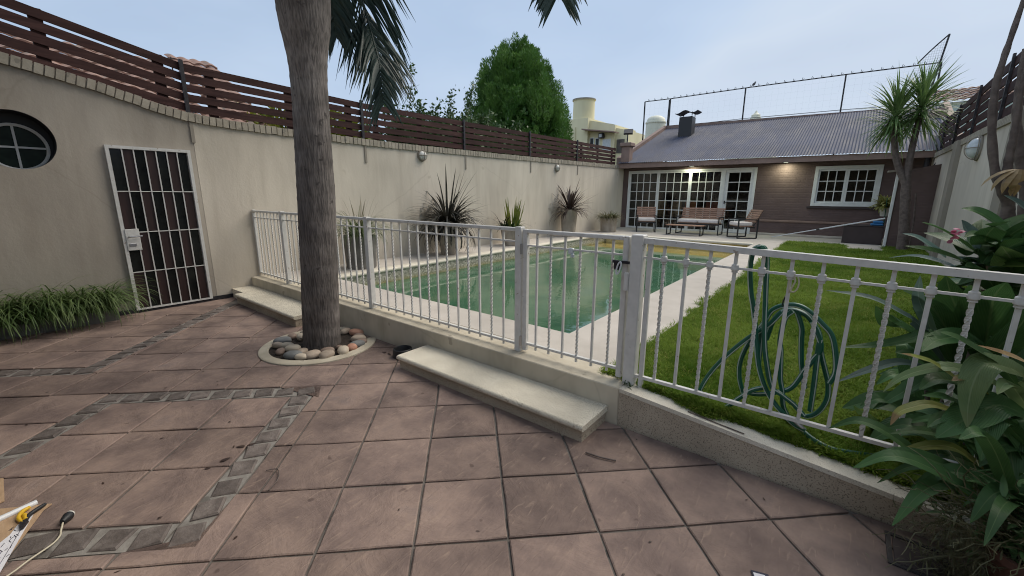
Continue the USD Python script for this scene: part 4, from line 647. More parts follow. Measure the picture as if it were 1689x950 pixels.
for x, w, zb0 in ((-6.97, 0.04, 0.30), (-6.04, 0.06, ZD), (-4.02, 0.06, ZD), (-1.965, 0.058, ZD)):
    m = MB(); m.cbox((x - w / 2, YF - w / 2, zb0), (x + w / 2, YF + w / 2, ZT + 0.008), 0.004); part(fl, 'post', m, 'white_paint')
for a, b_, n, ft in ((-6.95, -6.07, 7, True), (-6.01, -4.05, 15, True), (-3.99, -1.995, 14, True)):
    m = MB(); m.cbox((a, YF - 0.02, ZT - 0.028), (b_, YF + 0.02, ZT), 0.004); part(fl, 'rail', m, 'white_paint')
    for z, h in ((1.152, 0.006), (0.318, 0.009)):
        m = MB(); m.box((a, YF - h - 0.004, z - h), (b_, YF + h + 0.004, z + h)); part(fl, 'rail', m, 'white_paint')
    xs = a + (b_ - a) * (np.arange(n) + 1) / (n + 1); balusters(fl, xs, 0.283, ZT - 0.03, ft)
gt = thing('garden_gate', 'white iron gate between two thick posts, with latch and padlock link', 'gate', loc=(-1.5, YF, ZD))
ga, gb = -1.925, -1.075
for x in (ga + 0.02, gb - 0.02): m = MB(); m.cbox((x - 0.02, YF - 0.02, ZD + 0.02), (x + 0.02, YF + 0.02, ZT - 0.008), 0.004); part(gt, 'stile', m, 'white_paint')
m = MB(); m.cbox((ga + 0.04, YF - 0.02, ZT - 0.036), (gb - 0.04, YF + 0.02, ZT - 0.008), 0.004); part(gt, 'rail', m, 'white_paint')
for z, h in ((1.128, 0.006), (0.340, 0.009)): m = MB(); m.box((ga + 0.04, YF - h - 0.003, z - h), (gb - 0.04, YF + h + 0.003, z + h)); part(gt, 'rail', m, 'white_paint')
balusters(gt, np.linspace(-1.80, -1.19, 6), 0.30, ZT - 0.038, False)
m = MB(); m.box((-1.175, YF - 0.035, 1.075), (-1.05, YF - 0.022, 1.092)); m.box((-1.165, YF - 0.034, 1.03), (-1.115, YF - 0.024, 1.075)); part(gt, 'latch', m, 'iron_dark')
a_ = np.linspace(0, 2 * math.pi, 17); lk = np.stack([-1.125 + 0.012 * np.cos(a_) + 0.010 * np.sin(a_), np.full(17, YF - 0.045), 1.045 + 0.042 * np.sin(a_)], 1); m = MB(); m.tube(lk, 0.0055, 6, cap=False); part(gt, 'padlock_link', m, 'white_tube', smooth=True)
m = MB(); m.cbox((-1.085, YF - 0.05, 0.90), (-1.055, YF - 0.022, 1.02), 0.004); part(gt, 'lock_case', m, 'white_paint')
m = MB(); m.cbox((-1.525, YF - 0.02, 1.095), (-1.485, YF + 0.01, 1.14), 0.006); m.cbox((-1.50, YF - 0.025, 1.075), (-1.475, YF - 0.005, 1.10), 0.004); part(gt, 'clip', m, 'lens_blue')
for z in (0.36, 1.10): m = MB(); m.tube([(-1.931, YF - 0.028, z - 0.04), (-1.931, YF - 0.028, z + 0.04)], 0.010, 8); part(gt, 'hinge', m, 'steel', smooth=40)
fr_ = thing('pool_fence', 'white iron fence with collared balusters in front of the lawn, hose hanging on it', 'fence', loc=(0.2, YF, ZD))
m = MB(); m.cbox((-1.055, YF - 0.04, ZD - 0.01), (-0.978, YF + 0.04, ZT + 0.006), 0.005); part(fr_, 'post', m, 'white_paint')
m = MB(); m.cbox((-0.955, YF - 0.013, ZD - 0.02), (-0.925, YF + 0.013, 1.23), 0.003); part(fr_, 'post', m, 'white_paint')
m = MB(); m.cbox((1.425, YF - 0.02, 0.15), (1.465, YF + 0.02, 1.19), 0.003); part(fr_, 'post', m, 'white_paint')
zt2 = lambda x: 1.247 - 0.028 * (x + 1.0)
m = MB(); m.ext([(-0.977, zt2(-0.977) - 0.034), (1.46, zt2(1.46) - 0.034), (1.46, zt2(1.46)), (-0.977, zt2(-0.977))], 'y', YF - 0.021, YF + 0.021); part(fr_, 'rail', m, 'white_paint')
zm2 = lambda x: 1.122 - 0.020 * (x + 0.9); zb2 = 0.322
m = MB(); m.bar((-0.977, YF, zm2(-0.977)), (1.43, YF, zm2(1.43)), 0.014, 0.012); part(fr_, 'rail', m, 'white_paint')
m = MB(); m.box((-0.977, YF - 0.012, zb2 - 0.010), (1.43, YF + 0.012, zb2 + 0.010)); part(fr_, 'rail', m, 'white_paint')
for k, x in enumerate(np.arange(-0.852, 1.40, 0.1313)):
    m = MB(); zt_ = zt2(x) - 0.036; zm = zm2(x)
    if k % 2 == 0: twisted((x, YF), zb2 + 0.011, zt_, 0.0165, 5, m, zb2 + 0.04, zm - 0.05)
    else: m.box((x - 0.0085, YF - 0.0085, zb2 + 0.011), (x + 0.0085, YF + 0.0085, zt_))
    p_ = part(fr_, 'baluster', m, 'white_paint')
    m = MB(); m.lathe([(0.010, zm - 0.027), (0.017, zm - 0.024), (0.015, zm - 0.015), (0.021, zm - 0.011), (0.022, zm + 0.004), (0.018, zm + 0.010), (0.019, zm + 0.017), (0.011, zm + 0.024)], (x, YF, 0), 14); part(p_, 'collar', m, 'white_paint', smooth=50)

# ================================================================== palm, its stone ring and pebbles
PX, PY = -4.03, 1.955
pm = thing('palm_tree', 'tall palm with grey ringed trunk standing in the pebble ring on the patio', 'tree', loc=(PX, PY, 0))
pz = np.array([-0.06, 0.0, 0.18, 0.75, 1.2, 1.6, 1.95, 2.3, 2.5, 2.63, 2.75, 2.86, 2.98, 3.12, 3.35, 3.7, 4.0]); pxx = np.array([-4.05, -4.045, -4.025, -3.955, -3.905, -3.864, -3.84, -3.82, -3.808, -3.80, -3.797, -3.795, -3.79, -3.785, -3.78, -3.78, -3.78])
pr = np.array([0.185, 0.18, 0.172, 0.166, 0.163, 0.159, 0.152, 0.146, 0.146, 0.156, 0.178, 0.197, 0.209, 0.214, 0.205, 0.18, 0.14])
zz = np.linspace(-0.06, 4.0, 150); cx = np.interp(zz, pz, pxx); rr = np.interp(zz, pz, pr); k_ = np.ones(7) / 7; rr[3:-3] = np.convolve(rr, k_, 'valid'); cx[3:-3] = np.convolve(cx, k_, 'valid')
na = 40; an = np.arange(na) * 2 * np.pi / na; A, Z_ = np.meshgrid(an, zz); ring = 0.003 * np.maximum(0, np.sin(Z_ * 2 * np.pi / 0.115 + 1.2 * np.sin(A * 2) + 4 * np.sin(Z_ * 3)))**6
nz = meshkit.fbm(np.stack([np.cos(A) * 3, np.sin(A) * 3, Z_ * 3.5], -1)) - 0.5
R = rr[:, None] * (1 + 0.07 * nz) + ring + 0.006 * (meshkit.fbm(np.stack([np.cos(A) * 14, np.sin(A) * 14, Z_ * 2], -1)) - 0.5)
V = np.stack([cx[:, None] + R * np.cos(A), PY + 0.022 + R * np.sin(A), Z_], -1).reshape(-1, 3); i, j = np.meshgrid(np.arange(len(zz) - 1), np.arange(na), indexing='ij'); i, j = i.ravel(), j.ravel()
part(pm, 'trunk', MB().add(V, np.stack([i * na + j, i * na + (j + 1) % na, (i + 1) * na + (j + 1) % na, (i + 1) * na + j], 1)), 'palm_bark', smooth=True)
def frond(path, L, n, droop, rs, seed, sparse=1.0):
    r_ = np.random.default_rng(seed); P = spline(path, 60); m = MB(); m.tube(P, np.linspace(rs, 0.003, len(P)), 6)
    T = np.gradient(P, axis=0); T /= np.linalg.norm(T, axis=1, keepdims=True)
    for k in range(n):
        u = 0.14 + 0.855 * k / n; q = int(u * (len(P) - 1)); t_ = T[q]; side = np.cross(t_, (0, 0, 1)); ls = np.linalg.norm(side); side = side / ls if ls > 0.15 else np.array([0.75, 0.66, 0])
        nn = np.cross(side, t_)
        for sg in (-1, 1):
            if r_.random() > sparse: continue
            l_ = L * (0.35 + 0.65 * math.sin(math.pi * min(1, 0.22 + u * 0.86))) * r_.uniform(0.8, 1.15); d0 = sg * side * r_.uniform(0.55, 0.8) + t_ * r_.uniform(0.55, 0.95) + nn * r_.uniform(-0.15, 0.35); d0 /= np.linalg.norm(d0)
            s = np.linspace(0, 1, 6)[:, None]; pts = P[q] + d0 * l_ * s + np.array([0, 0, -1.0]) * droop * l_ * s**2 * r_.uniform(0.6, 1.3)
            m.leaf(pts, 0.0155 * np.array([0.7, 1, 0.95, 0.8, 0.5, 0.06]) * r_.uniform(0.8, 1.2), 0.35, up=np.cross(d0, t_) + np.array([0.01, 0.02, 0]))
    return m
C_ = (-3.78, 1.98, 3.92)
fronds = [[C_, (-3.86, 2.3, 4.12), (-4.02, 2.62, 3.85), (-4.096, 2.75, 3.39), (-3.97, 2.75, 3.03), (-3.875, 2.75, 2.75), (-3.845, 2.75, 2.38)],
          [C_, (-3.92, 2.18, 3.98), (-4.08, 2.36, 3.6), (-4.10, 2.42, 3.25), (-4.09, 2.44, 2.95)],
          [C_, (-3.0, 2.05, 4.62), (-2.2, 2.2, 4.22), (-1.72, 2.3, 3.5), (-1.57, 2.38, 2.98), (-1.56, 2.4, 2.68)]]
crng = np.random.default_rng(17)
for k in range(15):                                     # the rest of the crown, arching out above the picture
    az = 2 * math.pi * k / 15 + crng.normal(0, 0.12); el = crng.uniform(0.5, 1.25); L = crng.uniform(2.3, 3.0); ca, sa = math.cos(az), math.sin(az); h1 = L * math.cos(el) * 0.45; z1 = C_[2] + L * math.sin(el) * 0.5
    rr_ = L * (0.62 + 0.3 * math.cos(el)); zt_ = max(z1 - 0.35 * L, 4.35 + 0.25 * max(0, sa) * rr_)
    fronds.append([C_, (C_[0] + ca * h1, C_[1] + sa * h1, z1), (C_[0] + ca * rr_ * 0.72, C_[1] + sa * rr_ * 0.72, max(z1 + 0.1, zt_)), (C_[0] + ca * rr_, C_[1] + sa * rr_, zt_)])
for k, f_ in enumerate(fronds):
    part(pm, 'frond', frond(f_, (0.62, 0.5, 0.55)[k] if k < 3 else 0.7, (112, 60, 84)[k] if k < 3 else 66, 0.55 if k != 2 else 0.35, 0.02, 40 + k), 'lf_palm')
rg = MB(); ro, ri = 0.545, 0.455
angs = np.linspace(0, 2 * math.pi, 65); prof = [(ri, -0.01), (ri, 0.014), (ri + 0.010, 0.022), (ro - 0.012, 0.020), (ro, 0.010), (ro, -0.01)]
keep = [a for a in np.linspace(math.radians(-240), math.radians(62), 70) if PY + ro * math.sin(a) < YB - 0.004]
V = np.array([[(-4.05 + r * 1.0 * math.cos(a), PY + r * math.sin(a), z) for r, z in prof] for a in keep]).reshape(-1, 3); n = len(prof); F = [(k * n + q, k * n + (q + 1) % n, (k + 1) * n + (q + 1) % n, (k + 1) * n + q) for k in range(len(keep) - 1) for q in range(n)]
rg.add(V, F); tag(single('planting_ring', rg, 'kerb', smooth=40), 'cream stone ring edging set in the paving round the palm trunk', 'edging')
sb = MB(); sb.lathe([(0.0, 0.012), (0.30, 0.010), (0.46, 0.006), (0.46, -0.01)], (-4.05, PY, 0), 40); v, f = sb.mesh(); v[:, 1] = np.minimum(v[:, 1], YB - 0.006); single('planting_soil', (v, f), 'soil', kind='structure', smooth=True)
prng = np.random.default_rng(12)
def pebble(c, a, b_, h, rot, m, label, grp=None):
    s = trimesh.creation.icosphere(2, 1.0); v = np.array(s.vertices); v = np.sign(v) * np.abs(v)**0.88; v *= 1 + 0.16 * (meshkit.fbm(v * 1.3 + prng.uniform(0, 50, 3)) - 0.5)[:, None]
    v = v * (a, b_, h); cc, ss = math.cos(rot), math.sin(rot); v = v @ np.array([[cc, ss, 0], [-ss, cc, 0], [0, 0, 1]]) + np.asarray(c)
    tag(single('pebble', (v, s.faces), m, smooth=True), label, 'pebble', grp)
PG = 'river pebbles in the palm ring'
special = [(0.15, -0.335, .085, .055, 'pebble_grey', 'flat dark grey pebble at the front of the palm ring'), (-0.33, -0.22, .085, .06, 'pebble_grey', 'blue-grey pebble at the left side of the palm ring'),
           (0.40, 0.12, .055, .05, 'pebble_red', 'small round brick-red pebble right of the palm trunk'), (0.02, 0.40, .085, .055, 'pebble_red', 'orange pebble behind the palm trunk against the low wall'),
           (0.36, 0.20, .08, .05, 'pebble_grey', 'large grey pebble right of the palm trunk')]
spots = [(-0.27, -0.05), (-0.22, -0.31), (-0.05, -0.37), (0.0, -0.27), (0.27, -0.22), (0.31, -0.09), (0.25, -0.31), (0.39, -0.12), (-0.4, -0.1), (-0.39, 0.05), (-0.31, 0.12), (0.30, 0.04), (0.42, 0.02), (0.22, 0.30), (0.33, 0.27), (-0.2, 0.28), (-0.1, 0.34), (0.14, 0.36), (-0.13, -0.27), (0.12, -0.25), (-0.38, 0.2), (-0.3, 0.3)]
for x, y, a, b_, m_, lb in special: pebble((-4.05 + x, PY + y, 0.03), a, b_, 0.038, prng.uniform(0, 3), m_, lb)
used = {}
for n_, (x, y) in enumerate(spots):
    a = prng.uniform(0.055, 0.085); tone = n_ % 3; d_ = math.degrees(math.atan2(y, x)) % 360; rr_ = math.hypot(x, y)
    # directions as seen from the patio: the front of the ring faces the viewer (towards -y and +x)
    where = ('right', 'back right', 'back', 'back left', 'left', 'front left', 'front', 'front right')[int(((d_ + 22.5) % 360) // 45)]
    lb = ('pale cream', 'tan', 'dark brown')[tone] + ' pebble ' + ('close to the palm trunk' if rr_ < 0.34 else 'against the stone ring') + ', ' + where + ' of the trunk'
    used[lb] = used.get(lb, 0) + 1
    if used[lb] > 1: lb = lb.replace(' pebble ', ' smaller neighbouring pebble '); a *= 0.8
    pebble((-4.05 + x + prng.normal(0, 0.008), PY + y + prng.normal(0, 0.008), 0.026 + prng.uniform(0, 0.012)), a, a * prng.uniform(0.6, 0.8), a * 0.5, prng.uniform(0, 3), ('pebble_pale', 'pebble', 'pebble_brown')[tone], lb, PG)
bw = MB(); bw.lathe([(0.0, 0.012), (0.062, 0.014), (0.074, 0.07), (0.080, 0.078), (0.088, 0.072), (0.098, 0.0), (0.0, 0.0)], (-3.145, 2.30, 0.002), 32); tag(single('pet_bowl', bw, 'rubber_black', smooth=45), 'round black pet bowl on the patio beside the middle step', 'bowl')

# ================================================================== door, round window, lamps on the left wall
dr = thing('barred_door', 'brown and glass chequered door behind a white iron grille in the beige wall', 'door', loc=(WL, 1.48, 0))
dy0, dy1, dz0, dz1 = 1.065, 1.90, 0.035, 2.055; X0 = WL + 0.004
m = MB()
m.box((X0, dy0, dz0), (X0 + 0.04, dy0 + 0.035, dz1)); m.box((X0, dy1 - 0.035, dz0), (X0 + 0.04, dy1, dz1)); m.box((X0, dy0 + 0.035, dz1 - 0.035), (X0 + 0.04, dy1 - 0.035, dz1)); m.box((X0, dy0 + 0.035, dz0), (X0 + 0.04, dy1 - 0.035, dz0 + 0.02)); part(dr, 'frame', m, 'white_paint')
Yc = np.linspace(dy0 + 0.04, dy1 - 0.04, 8); Zc = [dz0 + 0.022, 0.522, 1.022, 1.52, dz1 - 0.037]
for y in Yc[1:-1]: m = MB(); m.box((X0 + 0.022, y - 0.006, dz0 + 0.02), (X0 + 0.034, y + 0.006, dz1 - 0.035)); part(dr, 'bar', m, 'white_paint')
for z in Zc[1:-1]: m = MB(); m.box((X0 + 0.035, dy0 + 0.035, z - 0.0055), (X0 + 0.041, dy1 - 0.035, z + 0.0055)); part(dr, 'bar', m, 'white_paint')
M['door_wood'] = mat('door_wood', [(0.3, (0.020, 0.009, 0.008)), (0.7, (0.038, 0.017, 0.015))], scale=6, detail=6, rough=0.45, stretch=(4, 4, 0.4), spec=0.45)
M['door_glass'] = mat('door_glass', [(0.3, (0.006, 0.007, 0.007)), (0.7, (0.014, 0.016, 0.015))], scale=7, detail=5, rough=0.15, spec=0.3)
for r_ in range(4):
    for c in range(7):
        wood = (r_ + c) % 2 == 0; m = MB(); m.box((X0 + (0.006 if wood else 0.001), Yc[c] + 0.002, Zc[r_] + 0.003), (X0 + (0.014 if wood else 0.006), Yc[c + 1] - 0.002, Zc[r_ + 1] - 0.003))
        part(dr, 'wood_panel' if wood else 'pane', m, 'door_wood' if wood else 'door_glass')
m = MB(); m.cbox((X0 + 0.036, dy0 + 0.03, 0.80), (X0 + 0.05, dy0 + 0.165, 1.065), 0.003); lk = part(dr, 'lock_plate', m, 'white_paint')
m = MB(); m.tube([(X0 + 0.05, dy0 + 0.06, 0.97), (X0 + 0.085, dy0 + 0.06, 0.97), (X0 + 0.09, dy0 + 0.075, 0.97), (X0 + 0.088, dy0 + 0.185, 0.975)], 0.009, 8); part(lk, 'handle', m, 'steel', smooth=True)
m = MB(); m.cbox((X0 + 0.051, dy0 + 0.05, 0.85), (X0 + 0.058, dy0 + 0.12, 0.885), 0.003); part(lk, 'keyhole_plate', m, 'steel')
ow = thing('round_window', 'round white pivot window set deep in the beige wall opening', 'window', loc=(-7.26, 0.395, 1.985))
m = MB(); m.lathe([(0.0, 0.0), (0.31, 0.0)], n=40); v, f = m.mesh(); v = v[:, [2, 0, 1]] + np.array([-7.295, 0.385, 2.045]); part(ow, 'backing', (v, f), 'rubber_black')
m = MB(); m.lathe([(0.0, 0.0), (0.225, 0.0)], n=40); v, f = m.mesh(); v = v[:, [2, 0, 1]] + np.array([-7.262, 0.395, 1.985]); M['green_glass'] = mat('green_glass', [(0.35, (0.008, 0.014, 0.010)), (0.7, (0.020, 0.035, 0.024))], scale=9, rough=0.35, spec=0.12); part(ow, 'pane', (v, f), 'green_glass')
m = MB(); m.lathe([(0.222, -0.02), (0.25, -0.02), (0.25, 0.022), (0.236, 0.027), (0.222, 0.018), (0.222, -0.02)], n=48); v, f = m.mesh(); v = v[:, [2, 0, 1]] + np.array([-7.255, 0.395, 1.985]); part(ow, 'frame', (v, f), 'white_joinery', smooth=40)
m = MB(); m.box((-7.26, 0.385, 1.765), (-7.24, 0.405, 2.205)); part(ow, 'glazing_bar', m, 'white_joinery'); m = MB(); m.box((-7.259, 0.175, 1.975), (-7.243, 0.384, 1.995)); m.box((-7.259, 0.406, 1.975), (-7.243, 0.615, 1.995)); part(ow, 'glazing_bar', m, 'white_joinery')
def bulkhead(label, c, nx, r, lens, grp=None):
    t = thing('wall_lamp', label, 'lamp', grp, loc=c); S = np.array([[0, 0, nx], [1, 0, 0], [0, 1, 0]], float)
    def put(mb): v, f = mb.mesh(); return (np.stack([v[:, 2] * nx, v[:, 0], v[:, 1]], 1) + np.asarray(c), f if nx > 0 else f[:, ::-1])
    part(t, 'base', put(MB().lathe([(0, 0.028), (r * 0.93, 0.028), (r, 0.02), (r, 0.0)], n=28)), 'pilaster', smooth=40)
    part(t, 'lens', put(MB().lathe([(r * 0.80 * math.cos(a), 0.029 + r * 0.62 * math.sin(a)) for a in np.linspace(0, math.pi / 2 - 0.01, 10)], n=28)), lens, smooth=True)
    for k in range(2):
        a = np.linspace(-0.05, math.pi + 0.05, 21); P = np.stack([r * 0.88 * np.cos(a), np.zeros(21), 0.03 + r * 0.70 * np.sin(a)], 1)
        if k: P = P[:, [1, 0, 2]]
        m = MB(); m.tube(P, 0.006, 6); part(t, 'guard', put(m), 'pilaster', smooth=True)
    m = MB(); a = np.linspace(0, 2 * math.pi, 33); m.tube(np.stack([r * 0.9 * np.cos(a), r * 0.9 * np.sin(a), np.full(33, 0.045)], 1), 0.007, 6, cap=False); part(t, 'guard', put(m), 'pilaster', smooth=True)
bulkhead('round caged lamp on the beige wall above the big dark flax', (WL + 0.002, 5.84, 2.265), 1, 0.115, 'lens')
bulkhead('round caged lamp on the beige wall near the bronze flax pot', (WL + 0.002, 10.93, 2.268), 1, 0.115, 'lens')
bulkhead('round caged lamp with bluish lens on the grey right wall', (WR - 0.002, 10.15, 2.26), -1, 0.20, 'lens_blue')
m = MB(); m.box((WL - 0.01, -2.0, -0.02), (WL + 0.25, 0.86, 0.13)); tag(single('planter', m, 'dark_pot'), 'low grey concrete planter at the foot of the beige wall', 'planter')
lrng = np.random.default_rng(5); m = MB()
for k in range(2300):
    b_ = (lrng.uniform(WL + 0.02, WL + 0.24), -1.9 + 2.75 * lrng.random()**0.8, 0.12); blade(m, b_, lrng.normal(0, 1.05), lrng.uniform(0.8, 1.5), lrng.uniform(0.40, 0.80), lrng.uniform(0.005, 0.009), lrng.uniform(1.7, 3.2), seg=6, fold=0.3)
for k in range(25): b_ = (lrng.uniform(WL + 0.05, WL + 0.2), lrng.uniform(0.6, 0.84), 0.12); blade(m, b_, lrng.normal(0.9, 0.6), lrng.uniform(0.5, 1.4), lrng.uniform(0.3, 0.5), 0.006, lrng.uniform(1.0, 2.2))
tag(single('border_grass', m, 'lf_liriope'), 'strappy green border grass spilling over the low planter by the door', 'grass', kind='stuff')

# ================================================================== potted plants along the beige wall
def pot(t, c, prof, m, n=32): mb = MB(); mb.lathe(prof, c, n); part(t, 'pot', mb, m, smooth=45); s = MB(); top = max(p[1] for p in prof); r = [p[0] for p in prof if p[1] == top][0]; s.lathe([(0.0, top - 0.04), (r * 0.9, top - 0.045)], c, 20); part(t, 'soil', s, 'soil')
def tuft(t, c, n, L, w, el, droop, m, seed, r0=0.06, seg=7, azr=None, fold=0.25, name='leaf_clump', each=False):
    r_ = np.random.default_rng(seed); mb = MB()
    for k in range(n):
        az = r_.uniform(0, 2 * math.pi) if azr is None else r_.normal(azr[0], azr[1]); rr_ = r0 * math.sqrt(r_.random())
        blade(mb, (c[0] + rr_ * math.cos(az), c[1] + rr_ * math.sin(az), c[2]), az + r_.normal(0, 0.3), r_.uniform(*el), r_.uniform(*L), r_.uniform(*w), r_.uniform(*droop), seg, fold)
        if each: part(t, 'leaf', mb, m, smooth=True); mb = MB()
    if not each: part(t, name, mb, m)
p = thing('potted_plant', 'tall grassy plant in a wide dark pot behind the palm trunk', 'plant', loc=(-6.46, 3.98, ZD)); c = (-6.46, 3.98, ZD)
pot(p, c, [(0.0, 0.0), (0.235, 0.0), (0.245, 0.02), (0.27, 0.53), (0.285, 0.55), (0.25, 0.55), (0.24, 0.48)], 'dark_pot'); tuft(p, (c[0], c[1], ZD + 0.5), 260, (0.45, 0.85), (0.004, 0.007), (0.7, 1.45), (1.2, 3.2), 'lf_potgrass', 21, 0.16, 8); tuft(p, (c[0], c[1], ZD + 0.5), 14, (0.6, 0.85), (0.004, 0.006), (1.25, 1.55), (0.1, 0.5), 'lf_dry', 22, 0.1)
c = (-6.5, 6.05, ZD); p = thing('potted_plant', 'large dark strap-leaved flax in a tan pot, biggest of the potted plants', 'plant', loc=c)
pot(p, c, [(0.0, 0.0), (0.155, 0.0), (0.16, 0.02), (0.22, 0.58), (0.235, 0.60), (0.20, 0.60), (0.19, 0.52)], 'concrete_pot')
tuft(p, (c[0], c[1], ZD + 0.62), 200, (0.55, 1.05), (0.017, 0.027), (0.15, 1.35), (0.5, 2.3), 'lf_flax', 23, 0.09, 8, each=True); tuft(p, (c[0], c[1], ZD + 0.6), 90, (0.55, 0.95), (0.017, 0.026), (-0.3, 0.7), (1.4, 2.6), 'lf_flax', 24, 0.10, 8, each=True); tuft(p, (c[0], c[1], ZD + 0.6), 8, (1.0, 1.3), (0.020, 0.028), (1.15, 1.5), (0.1, 0.4), 'lf_flax', 25, 0.06, 7, each=True)
c = (-6.52, 8.2, ZD); p = thing('potted_plant', 'yellow-green sword-leaved plant in a broad tapered pot between two flaxes', 'plant', loc=c)
pot(p, c, [(0.0, 0.0), (0.20, 0.0), (0.21, 0.02), (0.29, 0.45), (0.305, 0.47), (0.27, 0.47), (0.26, 0.40)], 'concrete_pot')
tuft(p, (c[0] + 0.03, c[1], ZD + 0.42), 34, (0.45, 0.78), (0.018, 0.028), (1.2, 1.55), (-0.1, 0.3), 'lf_snake', 26, 0.16, 6, fold=0.4, each=True); tuft(p, (c[0], c[1], ZD + 0.42), 60, (0.2, 0.42), (0.012, 0.022), (0.3, 1.2), (0.6, 1.8), 'lf_shrub', 27, 0.2, 5); tuft(p, (c[0] - 0.18, c[1] - 0.1, ZD + 0.42), 14, (0.35, 0.6), (0.01, 0.016), (0.9, 1.4), (0.8, 2.2), 'lf_bronze', 28, 0.08, 6)
c = (-6.62, 11.1, ZD); p = thing('potted_plant', 'bronze spiky flax in a tall slim grey pot', 'plant', loc=c)
pot(p, c, [(0.0, 0.0), (0.19, 0.0), (0.20, 0.02), (0.255, 0.78), (0.27, 0.80), (0.235, 0.80), (0.225, 0.72)], 'concrete_pot')
tuft(p, (c[0], c[1], ZD + 0.80), 95, (0.5, 1.0), (0.018, 0.027), (0.05, 1.45), (0.1, 0.9), 'lf_bronze', 29, 0.08, 6, each=True); tuft(p, (c[0], c[1], ZD + 0.78), 40, (0.5, 0.85), (0.016, 0.024), (-0.2, 0.4), (0.8, 1.6), 'lf_bronze', 30, 0.1, 6, each=True)
c = (-6.42, 13.4, ZD); p = thing('potted_plant', 'trailing pale green grass in a squat grey pot at the house corner', 'plant', loc=c)
pot(p, c, [(0.0, 0.0), (0.25, 0.0), (0.26, 0.02), (0.285, 0.44), (0.295, 0.46), (0.26, 0.46), (0.25, 0.40)], 'concrete_pot')
tuft(p, (c[0], c[1], ZD + 0.43), 260, (0.25, 0.5), (0.006, 0.01), (0.4, 1.4), (1.2, 3.2), 'lf_dry', 31, 0.24, 6); tuft(p, (c[0], c[1], ZD + 0.43), 120, (0.22, 0.4), (0.006, 0.01), (0.6, 1.5), (0.8, 2.6), 'lf_potgrass', 32, 0.24, 6)

# ================================================================== garden furniture
def chairlike(name, label, cat, loc, rot, W, D, seat_w, slats, grp=None):
    """Seat on two flat-bar loops; local frame: x across, front towards -y."""
    t = thing(name, label, cat, grp, loc=loc, rotz=rot); q = dict(world=False); b = 0.016
    for s in (-1, 1):
        m = MB(); x = s * (W / 2 - 0.02)
        for pa, pb in (((x, -D / 2, b), (x, D / 2, b)), ((x, -D / 2, b), (x, -D / 2, 0.55)), ((x, D / 2, b), (x, D / 2, 0.55)), ((x, -D / 2 - b, 0.55), (x, D / 2 + b, 0.55))): m.bar(pa, pb, 0.03, 0.03, up=(1, 0, 0))
        part(t, 'leg_loop', m, 'black_metal', **q)
        m = MB(); m.bar((x * 0.93, D / 2 - 0.12, 0.36), (x * 0.93, D / 2 + 0.10, 0.80), 0.025, 0.03, up=(1, 0, 0)); part(t, 'back_post', m, 'black_metal', **q)
    m = MB(); m.box((-W / 2 + 0.03, -D / 2 + 0.02, 0.30), (W / 2 - 0.03, -D / 2 + 0.05, 0.345)); m.box((-W / 2 + 0.03, D / 2 - 0.10, 0.30), (W / 2 - 0.03, D / 2 - 0.07, 0.345)); part(t, 'seat_rail', m, 'black_metal', **q)
    n = 6
    for k in range(n): y = -D / 2 + 0.03 + (D - 0.14) * (k + 0.5) / n; m = MB(); m.cbox((-W / 2 + 0.035, y - 0.032, 0.346), (W / 2 - 0.035, y + 0.032, 0.364), 0.003); part(t, 'seat_slat', m, 'teak', **q)
    for k in range(slats):
        u = 0.30 + 0.70 * k / (slats - 1); c = np.array([0, D / 2 - 0.14 + 0.22 * u, 0.36 + 0.44 * u]); m = MB(); m.obox(c, (1, 0, 0), (0, 0.894, -0.447), (0, 0.447, 0.894), (W / 2 - 0.005, 0.009, 0.026)); part(t, 'back_slat', m, 'teak', **q)
    nc = max(1, round(W / 0.62))
    for k in range(nc):
        xa, xb = -W / 2 + 0.04 + (W - 0.08) * k / nc, -W / 2 + 0.04 + (W - 0.08) * (k + 1) / nc; m = MB(); m.cbox((xa + 0.005, -D / 2 + 0.0, 0.366), (xb - 0.005, D / 2 - 0.13, 0.475), 0.025); part(t, 'cushion', m, 'cushion', smooth=60, **q)
    return t
chairlike('garden_armchair', 'slatted garden armchair with white cushion, by the potted grass at the house corner', 'armchair', (-5.47, 14.33, ZD), 0.42, 0.64, 0.56, 1, 6)
chairlike('garden_sofa', 'slatted wooden garden sofa with white cushions before the glazed doors', 'sofa', (-3.80, 14.62, ZD), 0.0, 1.32, 0.58, 2, 6)
chairlike('garden_armchair', 'slatted garden armchair seen from its side, in front of the house door', 'armchair', (-2.44, 14.07, ZD), -0.90, 0.62, 0.56, 1, 6)
t = thing('coffee_table', 'low slatted wooden table with black legs in front of the garden sofa', 'table', loc=(-4.02, 13.86, ZD), rotz=0.03)
for s in (-1, 1):
    m = MB(); x = s * 0.50
    for pa, pb in (((x, -0.2, 0.015), (x, 0.2, 0.015)), ((x, -0.2, 0), (x, -0.2, 0.29)), ((x, 0.2, 0), (x, 0.2, 0.29)), ((x, -0.2, 0.28), (x, 0.2, 0.28))): m.bar(pa, pb, 0.03, 0.03, up=(1, 0, 0))
    part(t, 'leg_loop', m, 'black_metal', world=False)
for k in range(6): y = -0.22 + 0.44 * (k + 0.5) / 6; m = MB(); m.cbox((-0.55, y - 0.033, 0.296), (0.55, y + 0.033, 0.318), 0.003); part(t, 'slat', m, 'teak', world=False)
